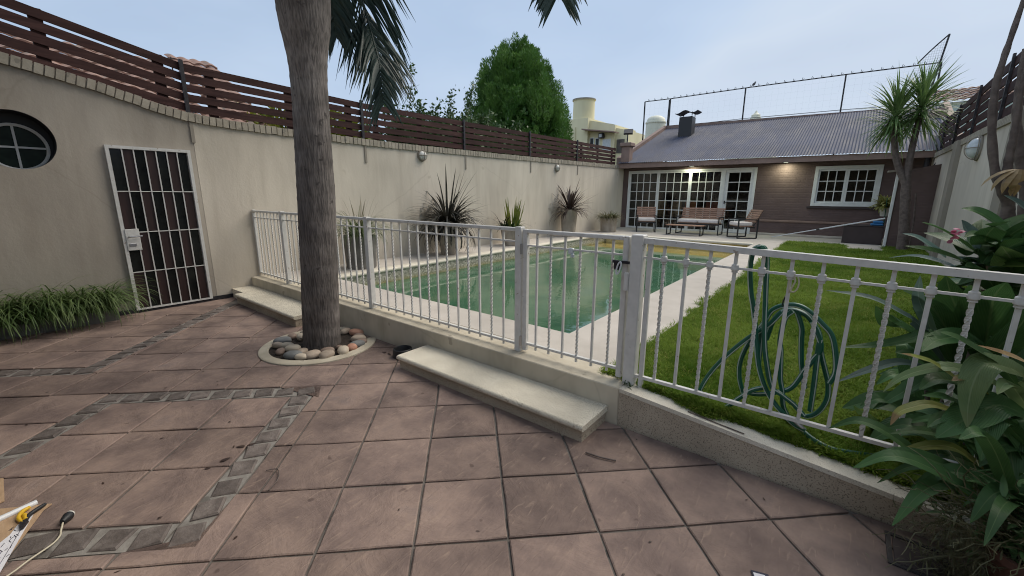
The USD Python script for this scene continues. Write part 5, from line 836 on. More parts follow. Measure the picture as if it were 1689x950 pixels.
# chairs that show behind the panes
M['chair_tan'] = mat('chair_tan', [(0.3, (0.20, 0.13, 0.07)), (0.7, (0.42, 0.30, 0.17))], scale=16, rough=0.9); M['chair_rust'] = flat('chair_rust', (0.30, 0.085, 0.05), 0.8)
for x, y, mm, lb in ((-5.72, 16.6, 'chair_tan', 'tan upholstered chair inside, behind the left glazed panel'), (-5.18, 16.7, 'chair_tan', 'tan upholstered chair inside, behind the mullion of the second glazed panel'), (-4.62, 16.6, 'chair_rust', 'rust-red chair inside, behind the garden sofa and second glazed panel'), (-3.98, 16.9, 'chair_rust', 'rust-red chair inside, in the middle of the third glazed panel'), (-3.62, 16.6, 'chair_rust', 'rust-red chair inside, nearest to the glazed door')):
    t = thing('dining_chair', lb, 'chair', loc=(x, y, ZD)); m = MB(); m.cbox((-0.2, -0.2, 0.42), (0.2, 0.2, 0.48), 0.02); part(t, 'seat', m, mm, world=False); m = MB(); m.cbox((-0.2, -0.23, 0.5), (0.2, -0.19, 1.02), 0.015); part(t, 'backrest', m, mm, world=False)
    for sx in (-1, 1):
        for sy in (-1, 1): m = MB(); m.bar((sx * 0.18, sy * 0.18, 0), (sx * 0.18, sy * 0.18, 0.42), 0.035); part(t, 'leg', m, 'black_metal', world=False)
t = thing('dining_table', 'dining table inside the house behind the panes', 'table', loc=(-4.6, 17.3, ZD)); m = MB(); m.cbox((-1.1, -0.4, 0.72), (1.1, 0.4, 0.76), 0.01); part(t, 'tabletop', m, 'teak', world=False)
for sx in (-1, 1):
    for sy in (-1, 1): m = MB(); m.bar((sx * 1.0, sy * 0.32, 0), (sx * 1.0, sy * 0.32, 0.72), 0.06); part(t, 'leg', m, 'teak', world=False)

# ================================================================== hose on the fence
ho = thing('garden_hose', 'dark green garden hose with white stripe, coiled and hung on the fence', 'hose', loc=(-0.2, 2.64, 0.3)); m = MB(); ms = MB()
for k, pth in enumerate(HOSE):
    P = spline(pth, 70); m.tube(P, 0.0135, 8); T = np.gradient(P, axis=0); T /= np.linalg.norm(T, axis=1, keepdims=True); ph = 0.6 + k; s = np.cross(T, (0, 1, 0)); s /= np.maximum(np.linalg.norm(s, axis=1, keepdims=True), 1e-6)
    d_ = -np.array([0, 1.0, 0]) * 0.75 + s * 0.62 * (1 if k % 2 else -1); ms.tube(P + d_ * 0.0108, 0.0040, 5)
part(ho, 'tube', m, 'hose', smooth=True); part(ho, 'stripe', ms, 'hose_stripe', smooth=True)
m = MB(); e = np.array(HOSE[0][-1]); m.tube([e + (-0.055, 0, 0.04), e + (-0.03, 0, 0.02), e], [0.013, 0.014, 0.010], 10); part(ho, 'end_fitting', m, 'blue_plastic' if False else 'steel', smooth=40)
hk = thing('hose_hook', 'metal hook on a knotted cream cord holding up the coiled hose', 'hook', loc=(-0.19, 2.57, 1.05)); a = np.linspace(0, 2 * math.pi, 19)
m = MB(); m.tube(np.stack([-0.175 + 0.021 * np.cos(a), 2.56 + 0.012 * np.sin(a), 1.065 + 0.042 * np.sin(a)], 1), 0.004, 6, cap=False); m.tube([(-0.182, 2.566, 1.115), (-0.170, 2.556, 1.08), (-0.185, 2.56, 1.03), (-0.205, 2.585, 0.985)], 0.0042, 6); part(hk, 'cord', m, 'cord', smooth=True)
m = MB(); m.tube(spline([(-0.205, 2.585, 0.99), (-0.213, 2.60, 0.955), (-0.215, 2.63, 0.93), (-0.20, 2.67, 0.918), (-0.185, 2.69, 0.935)], 20), 0.0045, 6); part(hk, 'hook', m, 'black_metal', smooth=True)

# ================================================================== right-hand planting
def bigleaf(t, pts, w, m, name='leaf', petiole=None, fold=0.28, seed=0, wave=0.06):
    """Broad leaf along pts: elliptical outline, folded on its midrib, slightly wavy edge; the midrib is a thin raised line."""
    P = spline(pts, 18); s = np.linspace(0, 1, len(P)); W = w * 0.5 * np.clip(np.sin(np.pi * np.clip(0.04 + 0.955 * s**0.85, 0, 1))**0.75, 0.05, 1)
    T = np.gradient(P, axis=0); T /= np.linalg.norm(T, axis=1, keepdims=True); S = np.cross(T, (0, 0, 1)); S /= np.maximum(np.linalg.norm(S, axis=1, keepdims=True), 1e-3)
    view = np.array([0.0, -1.0, 0.45]); N = np.cross(S, T); flip = np.sign((N @ view)); N *= np.where(flip == 0, 1, flip)[:, None]
    # turn the blade partly towards the open side, where the light comes from
    S2 = np.cross(T, N * 0.75 + view * 0.55); S2 /= np.maximum(np.linalg.norm(S2, axis=1, keepdims=True), 1e-3); N2 = np.cross(S2, T); N2 *= np.where((N2 @ view) < 0, -1, 1)[:, None]
    cols = np.array([-1, -0.6, -0.06, 0, 0.06, 0.6, 1.0]); V = []
    for k in range(len(P)):
        for c in cols: V.append(P[k] + S2[k] * W[k] * c + N2[k] * (W[k] * fold * abs(c)**1.3 - 0.03 * W[k] * (abs(c) < 0.01) + wave * W[k] * abs(c) * math.sin(9 * s[k] + 3 * c + seed)))
    n = len(cols); F = [(k * n + q, k * n + q + 1, (k + 1) * n + q + 1, (k + 1) * n + q) for k in range(len(P) - 1) for q in range(n - 1)]
    UV = np.array([((c + 1) / 2, s[k]) for k in range(len(P)) for c in cols])
    return part(t, name, MB().add(V, F), m, smooth=True, uv=UV)
pl = thing('frangipani', 'frangipani with bare brown trunks and a rosette of long dark leaves beside grey wall', 'tree', loc=(1.19, 5.4, 0.24))
for pts, r in PTRUNK:
    P = spline(pts, 40); P = np.vstack([[P[0][0], P[0][1], 0.2], P]); m = MB(); m.tube(P, r * 0.8 * np.linspace(1.1, 0.42, len(P)) * (1 + 0.10 * np.sin(np.arange(len(P)) * 1.7)), 10); part(pl, 'trunk', m, 'branch', smooth=True)
m = MB(); m.tube(spline([(1.12, 5.3, 0.22), (1.02, 5.0, 0.7), (0.92, 4.9, 1.0)], 12), 0.03, 8); part(pl, 'stem', m, 'branch', smooth=True)
for k, (pts, w, tone) in enumerate(PLUM): bigleaf(pl, pts, w, ('lf_dark', 'lf_blue', 'lf_light')[tone], seed=k)
lr = np.random.default_rng(77)
for k in range(26):      # rest of the rosette, deeper in and past the frame
    az = lr.uniform(0, 2 * math.pi); el = lr.uniform(-0.15, 0.9); L = lr.uniform(0.32, 0.55); c = np.array([1.0 + lr.normal(0, 0.12), 4.95 + lr.normal(0, 0.2), 0.95 + lr.normal(0, 0.12)]); d = np.array([math.cos(az) * math.cos(el), math.sin(az) * math.cos(el), math.sin(el)])
    pts = [c + d * 0.05, c + d * L * 0.4, c + d * L * 0.75 + (0, 0, -0.03), c + d * L + (0, 0, -0.10)]; bigleaf(pl, pts, lr.uniform(0.10, 0.17), 'lf_dark', seed=k)
fl_ = MB()
for k in range(16):
    c = np.array([0.651, 4.6, 1.235]) + lr.normal(0, 1, 3) * (0.02, 0.02, 0.028); az = lr.uniform(0, 6.28); blade(fl_, c, az, lr.uniform(0, 1.2), 0.05, 0.017, 0.8, 4)
part(pl, 'flower', fl_, 'pink')
pd = MB()
for k in range(5): blade(pd, (0.99 + 0.01 * k, 5.3, 1.72), 3.3 + 0.3 * k, -0.3 - 0.25 * k, 0.22, 0.035, 0.9, 5, fold=0.5)
part(pl, 'dry_leaf', pd, 'lf_brown')
bp = thing('broad_leaf_plant', 'clump of broad dark leaves on the lawn edge behind the collared fence', 'plant', loc=(0.56, 3.2, 0.2))
for k, (pts, w, tone) in enumerate(BROAD): bigleaf(bp, pts, w, ('lf_dark', 'lf_blue', 'lf_light')[tone], seed=k + 3)
for k in range(46):
    az = lr.uniform(0, 2 * math.pi); el = lr.uniform(0.1, 1.3); L = lr.uniform(0.4, 0.75); c = np.array([0.86 + lr.normal(0, 0.20), 3.25 + lr.normal(0, 0.32), 0.28]); d = np.array([math.cos(az) * math.cos(el), math.sin(az) * math.cos(el), math.sin(el)])
    pts = [c, c + d * L * 0.4, c + d * L * 0.75 + (0, 0, -0.04), c + d * L + (0, 0, -0.16)]; bigleaf(bp, pts, lr.uniform(0.08, 0.16), 'lf_dark', seed=k)
for k in range(9): c = np.array([lr.uniform(0.5, 0.9), lr.uniform(3.0, 3.4), 0.2]); m = MB(); m.tube([c, c + (lr.normal(0, .05), lr.normal(0, .05), lr.uniform(0.3, 0.5))], 0.012, 6); part(bp, 'stem', m, 'branch', smooth=True)
cv = thing('clivia', 'strap-leaved plant with yellowing leaves reaching through the fence, front right corner', 'plant', loc=(0.66, 2.5, 0.17))
for k, (pts, w, tone) in enumerate(CLIVIA): bigleaf(cv, pts, w, ('lf_olive', 'lf_dark', 'lf_yellowing', 'lf_brown')[tone], fold=0.22, seed=k + 9, wave=0.03)
for k in range(34):
    az = lr.uniform(1.2, 5.4); el = lr.uniform(0.3, 1.25); L = lr.uniform(0.4, 0.7); c = np.array([0.74 + lr.normal(0, 0.07), 2.46 + lr.normal(0, 0.07), 0.26]); d = np.array([math.cos(az) * math.cos(el), math.sin(az) * math.cos(el), math.sin(el)])
    if d[1] > 0.2 and d[2] < 0.5: continue
    pts = [c, c + d * L * 0.45, c + d * L * 0.8 + (0, 0, -0.07), c + d * L * 1.05 + (0, 0, -0.24)]; bigleaf(cv, pts, lr.uniform(0.05, 0.085), 'lf_dark', fold=0.22, seed=k)
# dry scrub in pots in front of the wall
M['terracotta_old'] = mat('terracotta_old', [(0.3, (0.085, 0.045, 0.035)), (0.7, (0.15, 0.075, 0.055))], scale=8, detail=6, rough=0.9, bump=(30, 0.4, 0.006))  # clay colour darkened to carry the shade of the planted corner
sc = thing('potted_scrub', 'straggly half-dry potted plant at the foot of the low wall, bottom right corner', 'plant', loc=(0.70, 2.24, 0))
pot(sc, (0.71, 2.20, 0), [(0, 0), (0.085, 0), (0.09, 0.01), (0.115, 0.19), (0.125, 0.195), (0.125, 0.225), (0.108, 0.225), (0.10, 0.18)], 'terracotta_old', 24); pot(sc, (0.86, 2.26, 0), [(0, 0), (0.10, 0), (0.105, 0.01), (0.13, 0.24), (0.14, 0.245), (0.14, 0.27), (0.12, 0.27), (0.11, 0.22)], 'dark_pot', 24)
m = MB()
for k in range(110):
    b_ = np.array([0.64 + lr.normal(0, 0.10), 2.24 + lr.normal(0, 0.06), 0.2 + lr.uniform(0, 0.14)]); az = lr.normal(3.5, 1.1); L = lr.uniform(0.15, 0.40); el = lr.uniform(-0.2, 1.2)
    s = np.linspace(0, 1, 9)[:, None]; d = np.array([math.cos(az) * math.cos(el), math.sin(az) * math.cos(el), math.sin(el)]); wig = np.cumsum(lr.normal(0, 0.010, (9, 3)), axis=0); P = b_ + d * L * s + np.array([0, 0, -0.22]) * s**2 * L * 1.2 + wig; P[:, 2] = np.maximum(P[:, 2], 0.006); m.tube(P, np.linspace(0.0028, 0.0012, 9), 5)
part(sc, 'stem', m, 'lf_greyscrub'); m = MB()
for k in range(1000):
    c = np.array([0.57 + lr.normal(0, 0.09), 2.20 + lr.normal(0, 0.06), abs(lr.normal(0.10, 0.10)) + 0.01]); blade(m, c, lr.uniform(0, 6.28), lr.uniform(-0.4, 1.3), lr.uniform(0.03, 0.085), lr.uniform(0.0015, 0.0035), lr.uniform(-1.5, 2.5), 4)
part(sc, 'foliage', m, 'lf_greyscrub'); m = MB()
for k in range(800):
    c = np.array([0.80 + lr.normal(0, 0.13), 2.30 + lr.normal(0, 0.07), 0.16 + abs(lr.normal(0.10, 0.12))]); blade(m, c, lr.uniform(0, 6.28), lr.uniform(-0.6, 1.3), lr.uniform(0.05, 0.12), lr.uniform(0.004, 0.012), lr.uniform(0, 2.5), 4)
part(sc, 'foliage', m, 'lf_dark')
# yucca-like tree by the screen wall
cd = thing('cordyline', 'two-headed cordyline with slim forked trunk in front of the brown screen wall', 'tree', loc=(1.06, 13.2, 0.25))
heads = [(0.495, 13.2, 3.02), (0.90, 13.2, 3.18)]
m = MB(); m.tube(spline([(1.06, 13.2, 0.2), (1.02, 13.2, 0.8), (0.93, 13.2, 1.55), (0.905, 13.2, 1.80)], 20), np.linspace(0.105, 0.085, 19), 12); part(cd, 'trunk', m, 'branch', smooth=True)
for h_, mid in ((heads[0], (0.66, 13.2, 2.3)), (heads[1], (0.88, 13.22, 2.4))): m = MB(); P = spline([(0.905, 13.2, 1.74), mid, h_], 20); m.tube(P, np.linspace(0.075, 0.055, len(P)), 10); part(cd, 'branch', m, 'branch', smooth=True)
for k, h_ in enumerate(heads):
    r_ = np.random.default_rng(60 + k); m = MB()
    for q in range(230):
        el = r_.uniform(-0.95, 1.5); c = (h_[0], h_[1], h_[2] + 0.32 * r_.random() + (0.12 if el > 0.6 else 0)); blade(m, c, r_.uniform(0, 6.28), el, r_.uniform(0.6, 1.0), r_.uniform(0.016, 0.024), r_.uniform(0.05, 0.7), 5, fold=0.35)
    part(cd, 'leaf_head', m, 'lf_cordyline')

# ================================================================== far right corner
sw = thing('screen_wall', 'brown painted brick screen wall with pale end post, behind the cordyline', 'wall', loc=(1.1, 13.9, 0))
m = MB(); m.ext([(0.80, -0.05), (1.478, -0.05), (1.478, 2.22), (0.80, 2.07)], 'y', 13.82, 13.97); part(sw, 'wall_body', m, 'brown_brick')
m = MB(); m.cbox((0.745, 13.79, 0.0), (0.797, 13.99, 2.05), 0.005); part(sw, 'end_post', m, 'white_joinery'); m = MB(); m.ext([(0.58, 2.055), (0.82, 2.085), (0.82, 2.125), (0.58, 2.095)], 'y', 13.75, 14.05); part(sw, 'capping', m, 'pilaster')
bx = thing('storage_box', 'low dark brown box standing on the terrace beside the screen wall', 'box', loc=(0.33, 14.6, ZD)); m = MB(); m.cbox((-0.08, 14.40, ZD), (0.74, 15.0, 0.72), 0.01); part(bx, 'body', m, 'brown_paint' if False else 'brown_dark'); m = MB(); m.cbox((-0.09, 14.39, 0.722), (0.75, 15.01, 0.745), 0.006); part(bx, 'lid', m, 'brown_dark')
m = MB(); m.cbox((0.46, 14.45, 0.747), (0.72, 14.75, 0.80), 0.02); m.cbox((0.50, 14.47, 0.80), (0.72, 14.72, 0.87), 0.03); tag(single('folded_cover', m, 'blue_plastic'), 'bright blue plastic sheet on top of the dark brown box', 'cover')
pole = thing('pool_pole', 'long white telescopic pole leaning from the terrace to the screen wall', 'pole', loc=(-0.5, 14.3, 0.5))
m = MB(); m.tube([(-1.72, 14.55, 0.30), (-0.62, 14.30, 0.60)], 0.013, 8); part(pole, 'tube', m, 'white_tube', smooth=40); m = MB(); m.tube([(-0.62, 14.30, 0.60), (0.70, 14.0, 0.96)], 0.017, 8); part(pole, 'tube', m, 'white_tube', smooth=40); m = MB(); m.tube([(-0.66, 14.31, 0.589), (-0.59, 14.293, 0.608)], 0.021, 8); part(pole, 'clamp', m, 'black_metal', smooth=40)
hp = thing('hanging_plant', 'cream and green variegated plant beside the window, by the screen wall post', 'plant', loc=(0.70, 14.9, 1.2))
m = MB(); m.lathe([(0, 0.98), (0.09, 0.98), (0.13, 1.20), (0.11, 1.20)], (0.72, 14.9, 0), 16); part(hp, 'pot', m, 'lens', smooth=45); tuft(hp, (0.70, 14.9, 1.2), 90, (0.2, 0.5), (0.03, 0.055), (0.2, 1.5), (0.6, 2.4), 'lf_variegated', 71, 0.06, 5)
m = MB(); m.tube([(0.735, 14.75, 0.75), (0.70, 14.7, 1.45)], 0.012, 6); tag(single('green_stake', m, 'hose'), 'thin dark green rod beside the pale end post', 'rod')
m = MB(); m.tube(spline([(1.21, 13.55, 0.24), (1.19, 13.55, 0.9), (1.13, 13.55, 1.56)], 8), 0.02, 6); tag(single('wooden_stake', m, 'branch', smooth=True), 'thin wooden stake upright before the screen wall, beside the cordyline trunk', 'stake')
dn = thing('drain_pipe', 'dark rainwater pipe at the right end of the house eave', 'pipe', loc=(1.40, 15.1, 2.3)); m = MB(); m.tube([(1.36, 15.3, 1.6), (1.36, 15.3, 2.46)], 0.055, 12); part(dn, 'pipe', m, 'iron_dark', smooth=40); m = MB(); m.tube(spline([(1.43, 15.1, 2.75), (1.52, 15.0, 2.45), (1.46, 14.9, 2.25), (1.40, 15.0, 2.2)], 16), 0.014, 6); part(dn, 'cable', m, 'rubber_black', smooth=True)
pp = thing('corner_pillar', 'short brown rendered pillar with a wider cap at the house roof corner', 'pillar', loc=(-6.77, 15.3, 2.6)); m = MB(); m.cbox((-6.93, 15.2, 2.45), (-6.61, 15.5, 3.22), 0.008); part(pp, 'shaft', m, 'brown_paint'); m = MB(); m.cbox((-6.99, 15.14, 3.222), (-6.55, 15.56, 3.36), 0.02); part(pp, 'capital', m, 'brown_paint')
fd = thing('floodlight', 'black tilted floodlight on top of the brown corner pillar', 'lamp', loc=(-6.76, 15.32, 3.36)); m = MB(); m.obox((-6.75, 15.32, 3.74), (0.93, 0.36, 0), (-0.36 * 0.8, 0.93 * 0.8, 0.6), (0.216, -0.558, 0.8), (0.16, 0.14, 0.035)); part(fd, 'head', m, 'black_metal'); m = MB(); m.obox((-6.757, 15.30, 3.705), (0.93, 0.36, 0), (-0.36 * 0.8, 0.93 * 0.8, 0.6), (0.216, -0.558, 0.8), (0.12, 0.10, 0.006)); part(fd, 'glass', m, 'door_glass'); m = MB(); m.bar((-6.77, 15.32, 3.362), (-6.77, 15.32, 3.68), 0.03); part(fd, 'bracket', m, 'black_metal')
# sports net fence behind the roof
nf = thing('net_fence', 'tall black steel net frame with bird spikes behind the corrugated roof', 'fence', loc=(-3, 21, 4))
pts = [(-8.5, 5.88), (-7.28, 5.865), (-4.16, 5.90), (-0.83, 5.90), (1.70, 5.88)]
for k, (x, z) in enumerate(pts): m = MB(); m.bar((x + 0.02, 21, 3.0), (x, 21, z), 0.05); part(nf, 'post', m, 'black_metal')
m = MB(); m.bar((-7.40, 21.12, 3.2), (-7.36, 21.12, 5.84), 0.05); part(nf, 'post', m, 'black_metal')
for (xa, za), (xb, zb_) in zip(pts[:-1], pts[1:]):
    m = MB(); m.bar((xa, 21, za), (xb, 21, zb_), 0.034); part(nf, 'rail', m, 'black_metal'); n = int((xb - xa) / 0.28); m = MB()
    for k in range(n): x = xa + (xb - xa) * (k + 0.5) / n; z = za + (zb_ - za) * (k + 0.5) / n; m.bar((x, 21, z), (x + 0.015, 21, z + 0.10), 0.016); m.bar((x + 0.03, 21.02, z), (x + 0.06, 21.02, z + 0.07), 0.012)
    part(nf, 'spikes', m, 'black_metal')
m = MB(); m.tube([(-7.2, 20.98, 4.62), (-4.1, 20.98, 4.68), (-0.8, 20.98, 4.66), (1.75, 20.98, 4.62)], 0.012, 5); part(nf, 'wire', m, 'black_metal')
m = MB()
for x in np.arange(-8.45, 1.7, 0.22): m.tube([(x, 20.99, 4.3), (x, 20.99, 5.86)], 0.0007, 3, cap=False)
for z in np.arange(4.4, 5.85, 0.22): m.tube([(-8.45, 20.99, z), (1.7, 20.99, z)], 0.0007, 3, cap=False)
part(nf, 'netting', m, 'net')
m = MB(); m.bar((1.46, 20.6, 4.2), (1.72, 20.6, 6.63), 0.05); part(nf, 'post', m, 'black_metal', label='tallest post, leaning, at the right end of the net'); m = MB(); m.tube(spline([(1.08, 20.6, 5.86), (1.38, 20.6, 6.25), (1.72, 20.6, 6.63)], 14), 0.022, 6); part(nf, 'rail', m, 'black_metal'); m = MB()
for k in range(26):
    u = (k + 0.5) / 26; z = 4.6 + 2.0 * u; xr = 1.46 + 0.26 * (z - 4.2) / 2.43; xl = 1.02 if z < 5.86 else np.interp(z, [5.86, 6.25, 6.63], [1.08, 1.38, 1.71]); m.tube([(xl, 20.6, z), (xr, 20.6, z)], 0.003, 3, cap=False)
for k in range(9): x0_ = 1.05 + 0.06 * k; m.tube([(x0_, 20.6, 4.6), (x0_ + 0.1, 20.6, min(6.5, 5.9 + 0.07 * k))], 0.003, 3, cap=False)
part(nf, 'netting', m, 'net')
bd = thing('bird', 'small dark bird perched on the top rail of the net fence', 'bird', loc=(-3.88, 21, 5.93)); s = trimesh.creation.icosphere(2, 1.0); v = np.array(s.vertices); h = v[:, 0]; v2 = v * np.array([0.085, 0.045, 0.05]) * (1 - 0.25 * np.clip(-h, 0, 1))[:, None]; cs, sn = math.cos(0.7), math.sin(0.7); v2 = v2 @ np.array([[cs, 0, sn], [0, 1, 0], [-sn, 0, cs]]); m = MB(); m.add(v2 + (-3.88, 21, 6.0), s.faces); m.add(v * 0.03 + (-3.83, 21, 6.075), s.faces); m.add(*(lambda q: (q.vertices, q.faces))(trimesh.convex.convex_hull(np.array([(-3.80, 20.99, 6.075), (-3.80, 21.01, 6.075), (-3.775, 21, 6.07), (-3.80, 21, 6.085)])))); m.add(*(lambda q: (q.vertices, q.faces))(trimesh.convex.convex_hull(np.array([(-3.93, 20.98, 5.96), (-3.93, 21.02, 5.96), (-4.0, 20.985, 5.89), (-4.0, 21.015, 5.89), (-3.93, 21, 5.98)])))); m.tube([(-3.875, 20.985, 5.97), (-3.872, 20.985, 5.922)], 0.004, 5); m.tube([(-3.875, 21.015, 5.97), (-3.872, 21.015, 5.922)], 0.004, 5); part(bd, 'body', m, 'feather', smooth=50)

# ================================================================== beyond the walls: trees and houses
def leaf_cloud(P, D, L, W, rng_):
    """Diamond leaves at points P along directions D."""
    n = len(P); D = D / np.linalg.norm(D, axis=1, keepdims=True); S = np.cross(D, rng_.normal(0, 1, (n, 3))); S /= np.linalg.norm(S, axis=1, keepdims=True); L = np.broadcast_to(L, n)[:, None]; W = np.broadcast_to(W, n)[:, None]
    v = np.stack([P, P + D * L * 0.45 + S * W, P + D * L, P + D * L * 0.45 - S * W], 1).reshape(-1, 3); k = np.arange(n) * 4; return v, np.vstack([np.stack([k, k + 1, k + 2], 1), np.stack([k, k + 2, k + 3], 1)])
r_ = np.random.default_rng(91); TC = np.array([-11.4, 14.62, 0.0])
th = thing('conifer', 'tall dense bright green conifer rising behind the slat fence', 'tree', loc=TC)
m = MB(); m.tube([(TC[0], TC[1], -0.1), (TC[0], TC[1], 3), (TC[0], TC[1], 6.4)], [0.22, 0.16, 0.03], 10); part(th, 'trunk', m, 'branch', smooth=True)
def env(z): return np.interp(z, [1.2, 2.0, 3.0, 4.4, 5.0, 5.5, 6.1, 6.55, 6.9, 7.2], [1.6, 2.1, 2.22, 2.14, 1.98, 1.74, 1.36, 0.95, 0.52, 0.10])
plumes = []
for k in range(330):
    z = 1.4 + 5.65 * r_.random()**0.85; a = r_.uniform(0, 2 * math.pi); plumes.append((z, a, env(z) * r_.uniform(0.72, 1.02), r_.uniform(0.32, 0.62), r_.uniform(0.65, 1.15)))
PP, DD = [], []
for z, a, rr_, sz, ht in plumes:
    n = 300; c = TC + np.array([math.cos(a) * rr_, math.sin(a) * rr_, z]); u = r_.random(n); rad = sz * 0.5 * np.sqrt(r_.random(n)) * np.sin(np.pi * (0.12 + 0.80 * u))**0.8; b_ = r_.uniform(0, 2 * math.pi, n)
    out = np.array([math.cos(a), math.sin(a), 0]); p = c + np.stack([rad * np.cos(b_), rad * np.sin(b_), (u - 0.45) * ht], 1) - out * 0.22 * ht * (0.5 - u)[:, None] * 0; PP.append(p); DD.append(np.stack([0.55 * np.cos(b_) + 0.35 * out[0], 0.55 * np.sin(b_) + 0.35 * out[1], np.full(n, 0.9)], 1) + r_.normal(0, 0.22, (n, 3)))
v, f = leaf_cloud(np.vstack(PP), np.vstack(DD), r_.uniform(0.07, 0.15, 330 * 300), 0.016, r_); part(th, 'crown', (v, f), 'lf_thuja')
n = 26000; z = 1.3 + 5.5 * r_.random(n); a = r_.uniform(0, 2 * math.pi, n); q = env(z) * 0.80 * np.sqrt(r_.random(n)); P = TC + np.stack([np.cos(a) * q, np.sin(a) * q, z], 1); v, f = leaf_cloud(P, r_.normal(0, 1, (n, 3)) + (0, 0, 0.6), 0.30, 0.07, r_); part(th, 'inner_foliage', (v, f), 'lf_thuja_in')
sh = thing('rose_shrub', 'loose leafy shrub with long arching shoots above the slat fence, left of conifer', 'shrub', loc=(-10.2, 9.0, 0)); mb = MB(); PP, DD = [], []
shoots = [((-9.6, 8.7, 2.2), (-9.75, 9.2, 3.5), (-9.9, 9.55, 4.5)), ((-9.8, 9.2, 2.2), (-9.5, 9.6, 3.6), (-9.25, 9.75, 4.55)), ((-9.8, 8.0, 2.2), (-9.95, 7.95, 3.6), (-9.92, 8.1, 4.9)), ((-9.7, 8.6, 2.2), (-9.9, 8.5, 3.5), (-10.1, 8.35, 4.05)), ((-9.7, 9.6, 2.2), (-9.3, 10.0, 3.4), (-8.9, 10.2, 3.85)), ((-9.9, 7.6, 2.2), (-10.2, 7.5, 3.3), (-10.5, 7.5, 4.0))]
for k in range(150):
    b_ = np.array([-9.8 + r_.normal(0, 0.4), 7.2 + 4.2 * r_.random(), 1.6]); shoots.append((b_, b_ + (r_.normal(0, 0.3), r_.normal(0, 0.3), r_.uniform(0.8, 1.5)), b_ + (r_.normal(0, 0.6), r_.normal(0, 0.6), r_.uniform(1.2, 2.25))))
for s_ in shoots:
    P = spline(s_, 24); mb.tube(P, np.linspace(0.014, 0.004, len(P)), 5)
    for p in P[6:]:
        for q in range(9 if r_.random() < 0.9 else 2): PP.append(p + r_.normal(0, 0.07, 3)); DD.append(r_.normal(0, 1, 3))
n = 7000; d = r_.normal(0, 1, (n, 3)); d /= np.linalg.norm(d, axis=1, keepdims=True); lump = 0.55 + 0.75 * meshkit.fbm(d * 2.2 + 5); base = np.array([-9.75, 9.4, 2.75]) + d * (r_.random(n)**0.4 * lump)[:, None] * (0.7, 2.1, 1.05); PP += list(base); DD += list(d + r_.normal(0, 0.8, (n, 3)))
part(sh, 'stem', mb, 'branch', smooth=True); v, f = leaf_cloud(np.array(PP), np.array(DD), r_.uniform(0.08, 0.15, len(PP)), 0.034, r_); part(sh, 'foliage', (v, f), 'lf_shrub')
ys_ = thing('golden_shrub', 'yellow-green leafy bush glimpsed through the slat fence left of the palm', 'shrub', loc=(-11, 5.4, 0)); n = 9000; d = r_.normal(0, 1, (n, 3)); d /= np.linalg.norm(d, axis=1, keepdims=True); rad = 0.55 + 0.5 * r_.random(n)**0.5; P = np.array([-10.6, 5.5, 2.35]) + d * rad[:, None] * (0.7, 1.75, 1.15) * (1 + 0.3 * (meshkit.fbm(d * 2) - 0.5))[:, None]; v, f = leaf_cloud(P, d + r_.normal(0, 0.7, (n, 3)), r_.uniform(0.08, 0.16, n), 0.035, r_); part(ys_, 'foliage', (v, f), 'lf_yellow'); m = MB()
for k in range(7): m.tube([(-10.6 + r_.normal(0, .1), 5.5 + r_.normal(0, .3), 0), (-10.6 + r_.normal(0, .3), 5.5 + r_.normal(0, .8), 2.4)], 0.03, 6)
part(ys_, 'stem', m, 'branch')
hb = thing('hedge', 'dark leafy hedge behind the far stretch of the slat fence', 'hedge', loc=(-9.2, 12, 0)); n = 15000; P = np.stack([r_.uniform(-9.2, -8.0, n), r_.uniform(8.5, 15.2, n), r_.uniform(0.3, 2.75, n) + 0.3 * np.sin(np.linspace(0, 1, n) * 97)], 1); v, f = leaf_cloud(P, r_.normal(0, 1, (n, 3)), r_.uniform(0.12, 0.22, n), 0.05, r_); part(hb, 'foliage', (v, f), 'lf_shrub'); m = MB()
for k in range(8): m.tube([(-8.6, 8.8 + 0.8 * k, -0.1), (-8.6, 8.8 + 0.8 * k, 2.0)], 0.03, 6)
part(hb, 'stem', m, 'branch')

def tiled(p0, du, dv, nu, nv, tu, tv):
    """Barrel-tile roof slope: p0 eave corner, du along the eave, dv up the slope; rows step over one another."""
    p0, du, dv = map(lambda q: np.asarray(q, float), (p0, du, dv)); L, Hh = np.linalg.norm(du), np.linalg.norm(dv); eu, ev = du / L, dv / Hh; nn = np.cross(eu, ev); u = np.linspace(0, L, int(L / tu) * 6 + 1); rows = int(Hh / tv); m = MB()
    for r in range(rows):
        v0, v1 = r * tv, (r + 1.15) * tv; h = 0.045 * np.abs(np.sin(np.pi * u / tu)) + 0.01 * np.sin(u * 7 + r * 2.1); jit = np.repeat(np.random.default_rng(r).normal(0, 0.008, len(u) // 6 + 2), 6)[:len(u)]
        A = p0 + eu * u[:, None] + ev * (v0 + jit)[:, None] + nn * (h + 0.05)[:, None]; B = p0 + eu * u[:, None] + ev * v1 + nn * h[:, None]; C = A - nn * 0.045; k = np.arange(len(u) - 1); n = len(u)
        m.add(np.vstack([A, B, C]), np.vstack([np.stack([k, k + 1, n + k + 1, n + k], 1), np.stack([2 * n + k, 2 * n + k + 1, k + 1, k], 1)]))
    return m
rh = thing('tiled_house', 'neighbouring house with weathered red barrel-tile roofs behind the slat fence, far left', 'house', loc=(-12.5, 1.5, 0))
part(rh, 'roof', tiled((-9.9, 0.78, 2.72), (0, 2.5, 0), (-4.1, 0, 1.98), 0, 0, 0.24, 0.34), 'roof_tile', smooth=50)
part(rh, 'roof', tiled((-10.1, 3.42, 2.80), (0, 0.98, 0), (-3.4, 0, 2.0), 0, 0, 0.24, 0.34), 'roof_tile', smooth=50)
